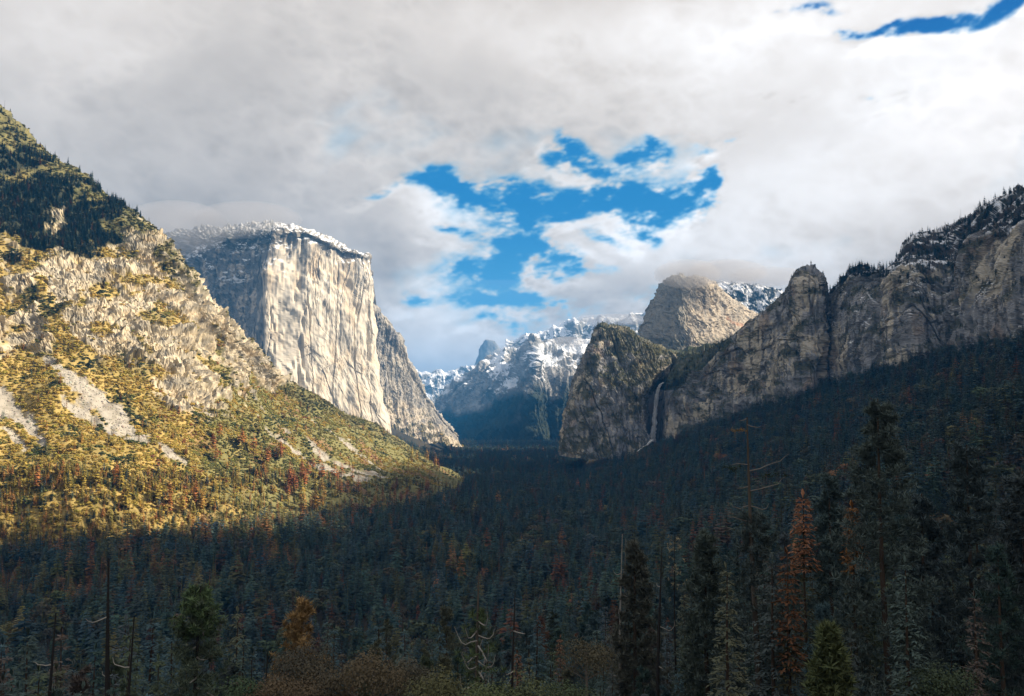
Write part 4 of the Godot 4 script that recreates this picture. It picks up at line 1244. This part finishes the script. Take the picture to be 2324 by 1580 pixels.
				wheres[v3].append(stand(p - Vector3(0, 1.0, 0), rr(.35, .8) * (1.0 if kk != 2 else .7), rr(.9, 1.3)))
	print("scattered ", Time.get_ticks_msec())
	for v in 13:
		while cols[v].size() < wheres[v].size():
			var p: Vector3 = wheres[v][cols[v].size()].origin
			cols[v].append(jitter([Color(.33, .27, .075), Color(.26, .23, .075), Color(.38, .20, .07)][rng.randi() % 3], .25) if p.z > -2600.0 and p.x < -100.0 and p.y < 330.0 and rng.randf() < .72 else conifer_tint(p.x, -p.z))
	var forest := base("forest", Vector3.ZERO)
	tag(forest, "dense conifer forest covering the valley floor and lower slopes", "forest", "", "stuff")
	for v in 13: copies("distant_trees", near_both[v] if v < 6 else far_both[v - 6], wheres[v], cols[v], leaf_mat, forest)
	var rock := SphereMesh.new()
	rock.radius = 1.0
	rock.height = 1.7
	rock.radial_segments = 6
	rock.rings = 3
	var rubble := base("scree_rubble", Vector3.ZERO)
	tag(rubble, "grey broken stones lying in the scree tongues of the sunlit slope", "rubble", "", "stuff")
	copies("rubble", rock, stone_where, stone_cols, leaf_mat, rubble)
	var brush := base("brush", Vector3.ZERO)
	tag(brush, "golden and olive brush covering the sunlit slope", "brush", "", "stuff")
	for v in 4: copies("shrubbery", bushes[v], brush_where[v], brush_cols[v], leaf_mat, brush)

	# --- waterfall
	var fall := build_fall([[1508, 868, 6], [1500, 872, 6], [1493, 884, 7], [1490, 905, 8], [1487, 935, 9], [1484, 965, 11], [1482, 990, 13], [1481, 1003, 14]], 2766.0)
	tag(put("waterfall", fall, leafy(Color(.93, .94, .95))), "thin white waterfall dropping from the notch between dark cliffs", "waterfall", "", "structure")
	var run := build_fall([[1482, 998, 9], [1470, 1009, 5], [1458, 1016, 4], [1450, 1022, 5], [1446, 1030, 4]], 2560.0)
	tag(put("cascade", run, leafy(Color(.82, .83, .85))), "small white cascade running from the foot of the waterfall", "waterfall", "", "structure")

	# --- trees that stand out
	heroes()
	orange_trees(far_both)

	# --- cloud banks: two unseen ones added beyond the right edge shade the valley, the others hang on the summits
	cloud_bank("cloud", Vector3(7400, 5130, 790), Vector3(3400, 520, 2200), .012, "unseen cloud bank added to shade the near valley")
	cloud_bank("cloud", Vector3(7930, 5130, -880), Vector3(1500, 460, 2100), .012, "second unseen cloud bank added to shade the middle valley floor")
	# [px, py, depth, half sizes in metres, density]
	for c in [[395, 518, 3700, 260, 130, 110, .0032], [560, 500, 3760, 260, 90, 110, .0026],
			[1560, 622, 3560, 150, 66, 70, .0062], [1650, 618, 3700, 190, 62, 80, .0045], [1745, 628, 4800, 240, 60, 110, .003],
			[1105, 846, 11800, 520, 120, 250, .003], [1182, 806, 8900, 330, 110, 200, .0035], [1288, 776, 6300, 150, 44, 80, .007], [1390, 726, 8100, 400, 60, 150, .004]]:
		cloud_bank("cloud", P(c[0], c[1], c[2]), Vector3(c[3], c[4], c[5]) * 2.0, c[6], "wisp of cloud hanging on a summit")
	var alike := {}
	for o in get_children():
		if o.has_meta("group"):
			var l: String = o.get_meta("label")
			if not alike.has(l): alike[l] = []
			alike[l].append(o)
	var rank := ["leftmost", "second from left", "third from left", "fourth from left", "fifth from left", "sixth from left", "seventh from left", "eighth from left", "ninth from left", "tenth from left", "eleventh from left", "twelfth from left", "thirteenth from left", "fourteenth from left", "fifteenth from left", "sixteenth from left", "seventeenth from left", "eighteenth from left", "nineteenth from left", "twentieth from left"]
	for l in alike:
		var same: Array = alike[l]
		if same.size() < 2: continue
		same.sort_custom(func(a, b): return seen(a.position).x < seen(b.position).x)
		for i in mini(same.size(), rank.size()): same[i].set_meta("label", "%s, %s" % [l, rank[i]])
	print("done ", Time.get_ticks_msec())
